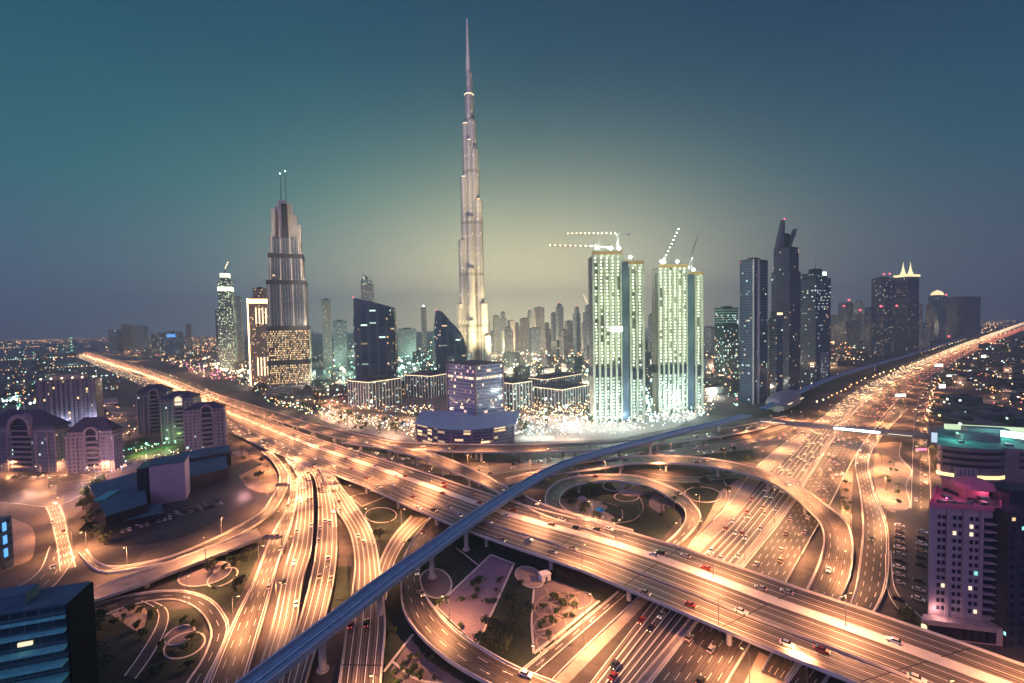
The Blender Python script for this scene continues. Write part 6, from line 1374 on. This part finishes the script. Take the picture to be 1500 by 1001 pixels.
plant([(100, 890), (150, 890), (150, 1000), (104, 1000)], 12, 10, [tA]); plant([(1362, 600), (1370, 600), (1370, 720), (1364, 720)], 8, 11, [tC]); plant([(0, 640), (60, 690), (10, 700)], 8, 12, [tA, tC]); plant([(820, 735), (900, 765), (860, 768), (825, 745)], 5, 13, [tB])

tD = leafy('shrub', 'low rounded garden shrub between the ramps', 1.9, 1.5, 160, M['leaf'], 8, 'garden shrubs'); tD['category'] = 'shrub'
for poly, n_, sd, kk in (([(500, 760), (560, 740), (690, 790), (630, 840)], 16, 21, [tD, tB]), ([(700, 900), (760, 850), (780, 900), (740, 975), (700, 960)], 14, 22, [tD, tB]), ([(790, 870), (870, 880), (790, 950)], 16, 23, [tD]), ([(260, 820), (380, 800), (350, 880), (300, 865)], 14, 24, [tD, tB]), ([(150, 890), (290, 890), (280, 985), (150, 1000)], 20, 25, [tD]), ([(840, 715), (980, 720), (1000, 755), (900, 775)], 18, 26, [tD, tC]), ([(570, 920), (640, 975), (690, 1005), (570, 1005)], 12, 27, [tD]), ([(1230, 690), (1250, 690), (1240, 860), (1215, 930)], 8, 28, [tD]), ([(1285, 655), (1330, 690), (1330, 740), (1300, 740)], 10, 29, [tD, tC]), ([(640, 890), (719, 815), (753, 826), (699, 945)], 14, 30, [tD])):
    plant(poly, n_, sd, kk)

# plant on the near roofs
def roof_units(t, org, fn, z, spots, rz, kind='roof_unit'):
    for u_, v_, w_, l_, h_ in spots: MB(org).box((*fn(u_, v_), z + h_ / 2), (w_, l_, h_), rz).build(kind, M['steel'] if h_ < 1.6 else M['bridge_skin'], t)
roof_units(hotel, fl0, HP, ht + .6, [(3, 4, 2.4, 1.6, 1.2), (6.5, 4, 2.4, 1.6, 1.2), (hw - 5, 5, 2.0, 2.0, 1.4), (hw - 9, 3.5, 1.6, 1.6, 1.8), (hw - 5, 10, 3, 2, 2.0), (4, 11, 2, 3, 1.3), (hw * .45, 3, 4, 1.4, .9)], az_)
roof_units(mall, fa_, MP, mh + .5, [(14 + 9 * k, 16 + 11 * (k % 3), 3.2 + k % 2, 2.4, 1.5 + .4 * (k % 3)) for k in range(11)] + [(20 + 17 * k, 48, 9, 1.0, .8) for k in range(6)], mz)

plant([(395, 575), (500, 560), (520, 625), (440, 600)], 26, 40, [tA, tC]); plant([(340, 556), (400, 580), (460, 605), (400, 594)], 16, 41, [tA, tC, tD])
# ------------------------------------------------------------------ cars
M['carglass'] = mat('car_glass', (.015, .018, .022), .1, var=0); M['tyre'] = mat('tyre', (.02, .02, .02), .9, var=0)
M['head'] = glow('headlight', (1.0, .74, .40), 5); M['tail'] = glow('taillight', (1.0, .14, .06), 2.5); M['off'] = mat('lamp_off', (.4, .4, .4), .3, var=0)
def car_proto(label, paint, lit, group, suv=False):
    t = thing('car', label, 'car', (0, -800, 0), 0, group); H = 1.0 if not suv else 1.15
    prof = [(-2.2, .35), (-2.25, .75 * H), (-2.0, .92 * H), (-.9, 1.0 * H), (1.0, 1.0 * H), (2.0, .88 * H), (2.25, .70 * H), (2.2, .35)]
    mb = MB(); W_ = .9
    for s_ in (-1, 1): mb.face([(x, s_ * W_, z) for x, z in (prof if s_ < 0 else prof[::-1])])
    for (x0, z0), (x1, z1) in zip(prof, prof[1:] + prof[:1]): mb.face([(x0, -W_, z0), (x0, W_, z0), (x1, W_, z1), (x1, -W_, z1)])
    rt = 1.48 * H; mb.prism([(-1.15, -.72), (.45, -.72), (.45, .72), (-1.15, .72)], rt - .04, rt); mb.build('body', paint, t)
    b0 = [(-1.75, -.86), (1.05, -.86), (1.05, .86), (-1.75, .86)]; b1 = [(-1.15, -.72), (.45, -.72), (.45, .72), (-1.15, .72)]
    MB().prism(b0, .98 * H, rt - .04, cap=False, poly1=b1).build('windows', M['carglass'], t)
    for x in (-1.4, 1.4):
        for y in (-.82, .82): MB().tube((x, y - .12, .34), (x, y + .12, .34), .34, .34, 10).build('wheel', M['tyre'], t)
    for y in (-.62, .62):
        MB().box((2.22, y, .66 * H), (.14, .36, .2)).build('headlight', M['head'] if lit else M['off'], t); MB().box((-2.24, y, .74 * H), (.1, .36, .2)).build('taillight', M['tail'] if lit else M['off'], t)
    return t
PC = {'white': (.62, .61, .58), 'silver': (.32, .32, .34), 'black': (.02, .02, .025), 'red': (.28, .03, .03), 'sand': (.36, .29, .2)}
def paint(k): return mat('paint_' + k, PC[k], .3, .1, var=.04)
PT = {k: paint(k) for k in PC}
drive = [car_proto(f'{k} car driving with its lamps lit', PT[k], True, 'cars driving on the highways and ramps', k in ('white', 'sand')) for k in ('white', 'silver', 'black', 'white', 'red', 'sand')]
parkp = [car_proto(f'{k} car parked with its lamps off', PT[k], False, 'parked cars', k in ('white',)) for k in ('white', 'silver', 'black', 'sand')]
cused = set(); CARN = [0]; far = []
def put_car(proto, p, rz):
    CARN[0] += 1
    if proto.name not in cused: cused.add(proto.name); proto.location = p; proto.rotation_euler = (0, 0, rz)
    else: dup(proto, p, rz)
cand = []
def traffic(key, lanes, gap, seed, zoff=.02, t0=0.0, t1=1.0, i0=0.0, i1=1.0):
    """lanes: direction of each lane from the A edge to the B edge, +1 along the road, -1 against, 0 empty"""
    rr = random.Random(seed); A, B = ROADS[key]
    for li, sgn in enumerate(lanes):
        if not sgn: continue
        t = t0 + (t1 - t0) * (li + .5) / len(lanes); ln = lerpline(A, B, t); s_ = rr.uniform(0, gap); acc = 0.0
        for i in range(1, len(ln)):
            if not (i0 <= i / len(ln) <= i1): continue
            d_ = ln[i] - ln[i - 1]; L = d_.length
            while s_ <= acc + L:
                p = ln[i - 1].lerp(ln[i], (s_ - acc) / max(L, 1e-6)); g = max(9.0, gap * rr.uniform(.35, 1.9)); s_ += g
                x, y = proj(p)
                if -10 < x < 1510 and y < 1005 and rr.random() < min(1, .30 + p.y / 900): cand.append((p + Vector((0, 0, zoff)), math.atan2(d_.y * sgn, d_.x * sgn), sgn))
            acc += L
traffic('s1', [1, -1, -1, -1, -1, -1][::1] if False else [-1] * 6, 26, 1); traffic('s2', [1] * 7, 38, 2); traffic('main', [1, 1, 1, 1, 0, 0, -1, -1, -1, -1, 0], 34, 3, .03)
traffic('sv', [1, 1, 0, 0], 60, 4); traffic('j', [0, 1, 1, 0], 40, 5, .03); traffic('c2', [1, 1, 1, 1], 34, 6, .03); traffic('c3', [-1, -1, -1, -1], 30, 7, .03); traffic('c4', [-1, -1, -1, 0, 0], 40, 8, .03)
traffic('c5b', [1, 0, 1], 45, 9, .03); traffic('d', [-1, -1, 0], 50, 10, .03); traffic('e', [1, 0], 60, 11, .03); traffic('k1', [1, 1, 1, -1, -1], 26, 12); traffic('d2', [0, 1, 0], 60, 13, .03); traffic('c1', [1, 0, 0, -1], 70, 14); traffic('i', [1, 0, 0, -1, 0], 40, 15); traffic('ib', [0, 1, 0], 60, 16); traffic('front', [1, -1], 50, 17); traffic('far_l', [1, -1], 60, 18); traffic('far_c', [1, -1], 60, 19)
cand.sort(key=lambda c: c[0].length); nearc = cand[:210]; farc = cand[210:]
rr = random.Random(9)
for p, rz, s_ in nearc: put_car(rr.choice(drive), p, rz)
# the rest of the stream, too small and too many to count
def stream(name, zs, m_):
    mb = MB()
    for p, rz, s_ in farc:
        d_ = Vector((math.cos(rz), math.sin(rz), 0)); n_ = Vector((-d_.y, d_.x, 0)); big = 1 + p.y / 900
        for x, y, z, w, h_ in zs:
            c = p + d_ * x + n_ * y + Vector((0, 0, z)); f_ = 1 if x > 0 else -1; w2 = w * (big if m_ is not M['tyre'] else 1)
            if x == 0: mb.box(tuple(c), (4.4, 1.8, h_), rz)
            else: mb.face([c - n_ * w2 * f_ + Vector((0, 0, -h_)), c + n_ * w2 * f_ + Vector((0, 0, -h_)), c + n_ * w2 * f_ + Vector((0, 0, h_ * big)), c - n_ * w2 * f_ + Vector((0, 0, h_ * big))])
    tag(mb.build(name, m_), kind='stuff')
stream('traffic_bodies', [(0, 0, .75, 1, 1.2)], PT['silver']); stream('traffic_headlights', [(2.25, -.6, .7, .22, .14), (2.25, .6, .7, .22, .14)], M['head']); stream('traffic_taillights', [(-2.25, -.6, .75, .22, .14), (-2.25, .6, .75, .22, .14)], M['tail'])
def parkrow(a, b, n_, seed, rz=None, keep=.85):
    rr = random.Random(seed); p0, p1 = P(*a), P(*b); d_ = p1 - p0
    for k in range(n_):
        if rr.random() < keep: put_car(rr.choice(parkp), p0.lerp(p1, k / max(1, n_ - 1)) + Vector((0, 0, .075)), math.atan2(d_.y, d_.x) + math.pi / 2 + .1 * rr.uniform(-1, 1) if rz is None else rz)
parkrow((1318, 772), (1316, 880), 12, 1); parkrow((1352, 765), (1345, 880), 12, 2); parkrow((180, 780), (330, 737), 20, 3); parkrow((200, 770), (320, 735), 12, 4); parkrow((290, 666), (330, 661), 8, 5); parkrow((175, 684), (240, 670), 10, 6); parkrow((20, 700), (90, 700), 6, 7)
print('CARS', CARN[0], 'far', len(farc))
for o in list(C.objects):      # kinds never used in the picture
    if o.type == 'EMPTY' and o.location.y < -400:
        for ch in list(o.children): bpy.data.objects.remove(ch)
        bpy.data.objects.remove(o)
# ------------------------------------------------------------------ haze: one closed box of even air round the whole scene
hm = bpy.data.materials.new('haze'); hm.use_nodes = True; hm.node_tree.nodes.clear(); q = Nodes(hm.node_tree)
pv = q.add('ShaderNodeVolumePrincipled'); pv.inputs['Color'].default_value = (.70, .92, 1.0, 1); pv.inputs['Density'].default_value = .000145; pv.inputs['Anisotropy'].default_value = .25
o_ = q.add('ShaderNodeOutputMaterial'); hm.node_tree.links.new(pv.outputs[0], o_.inputs['Volume'])
hb_ = MB(); hb_.box((0, 4950, 439), (28200, 11300, 880))
tag(hb_.build('haze', hm), kind='stuff')
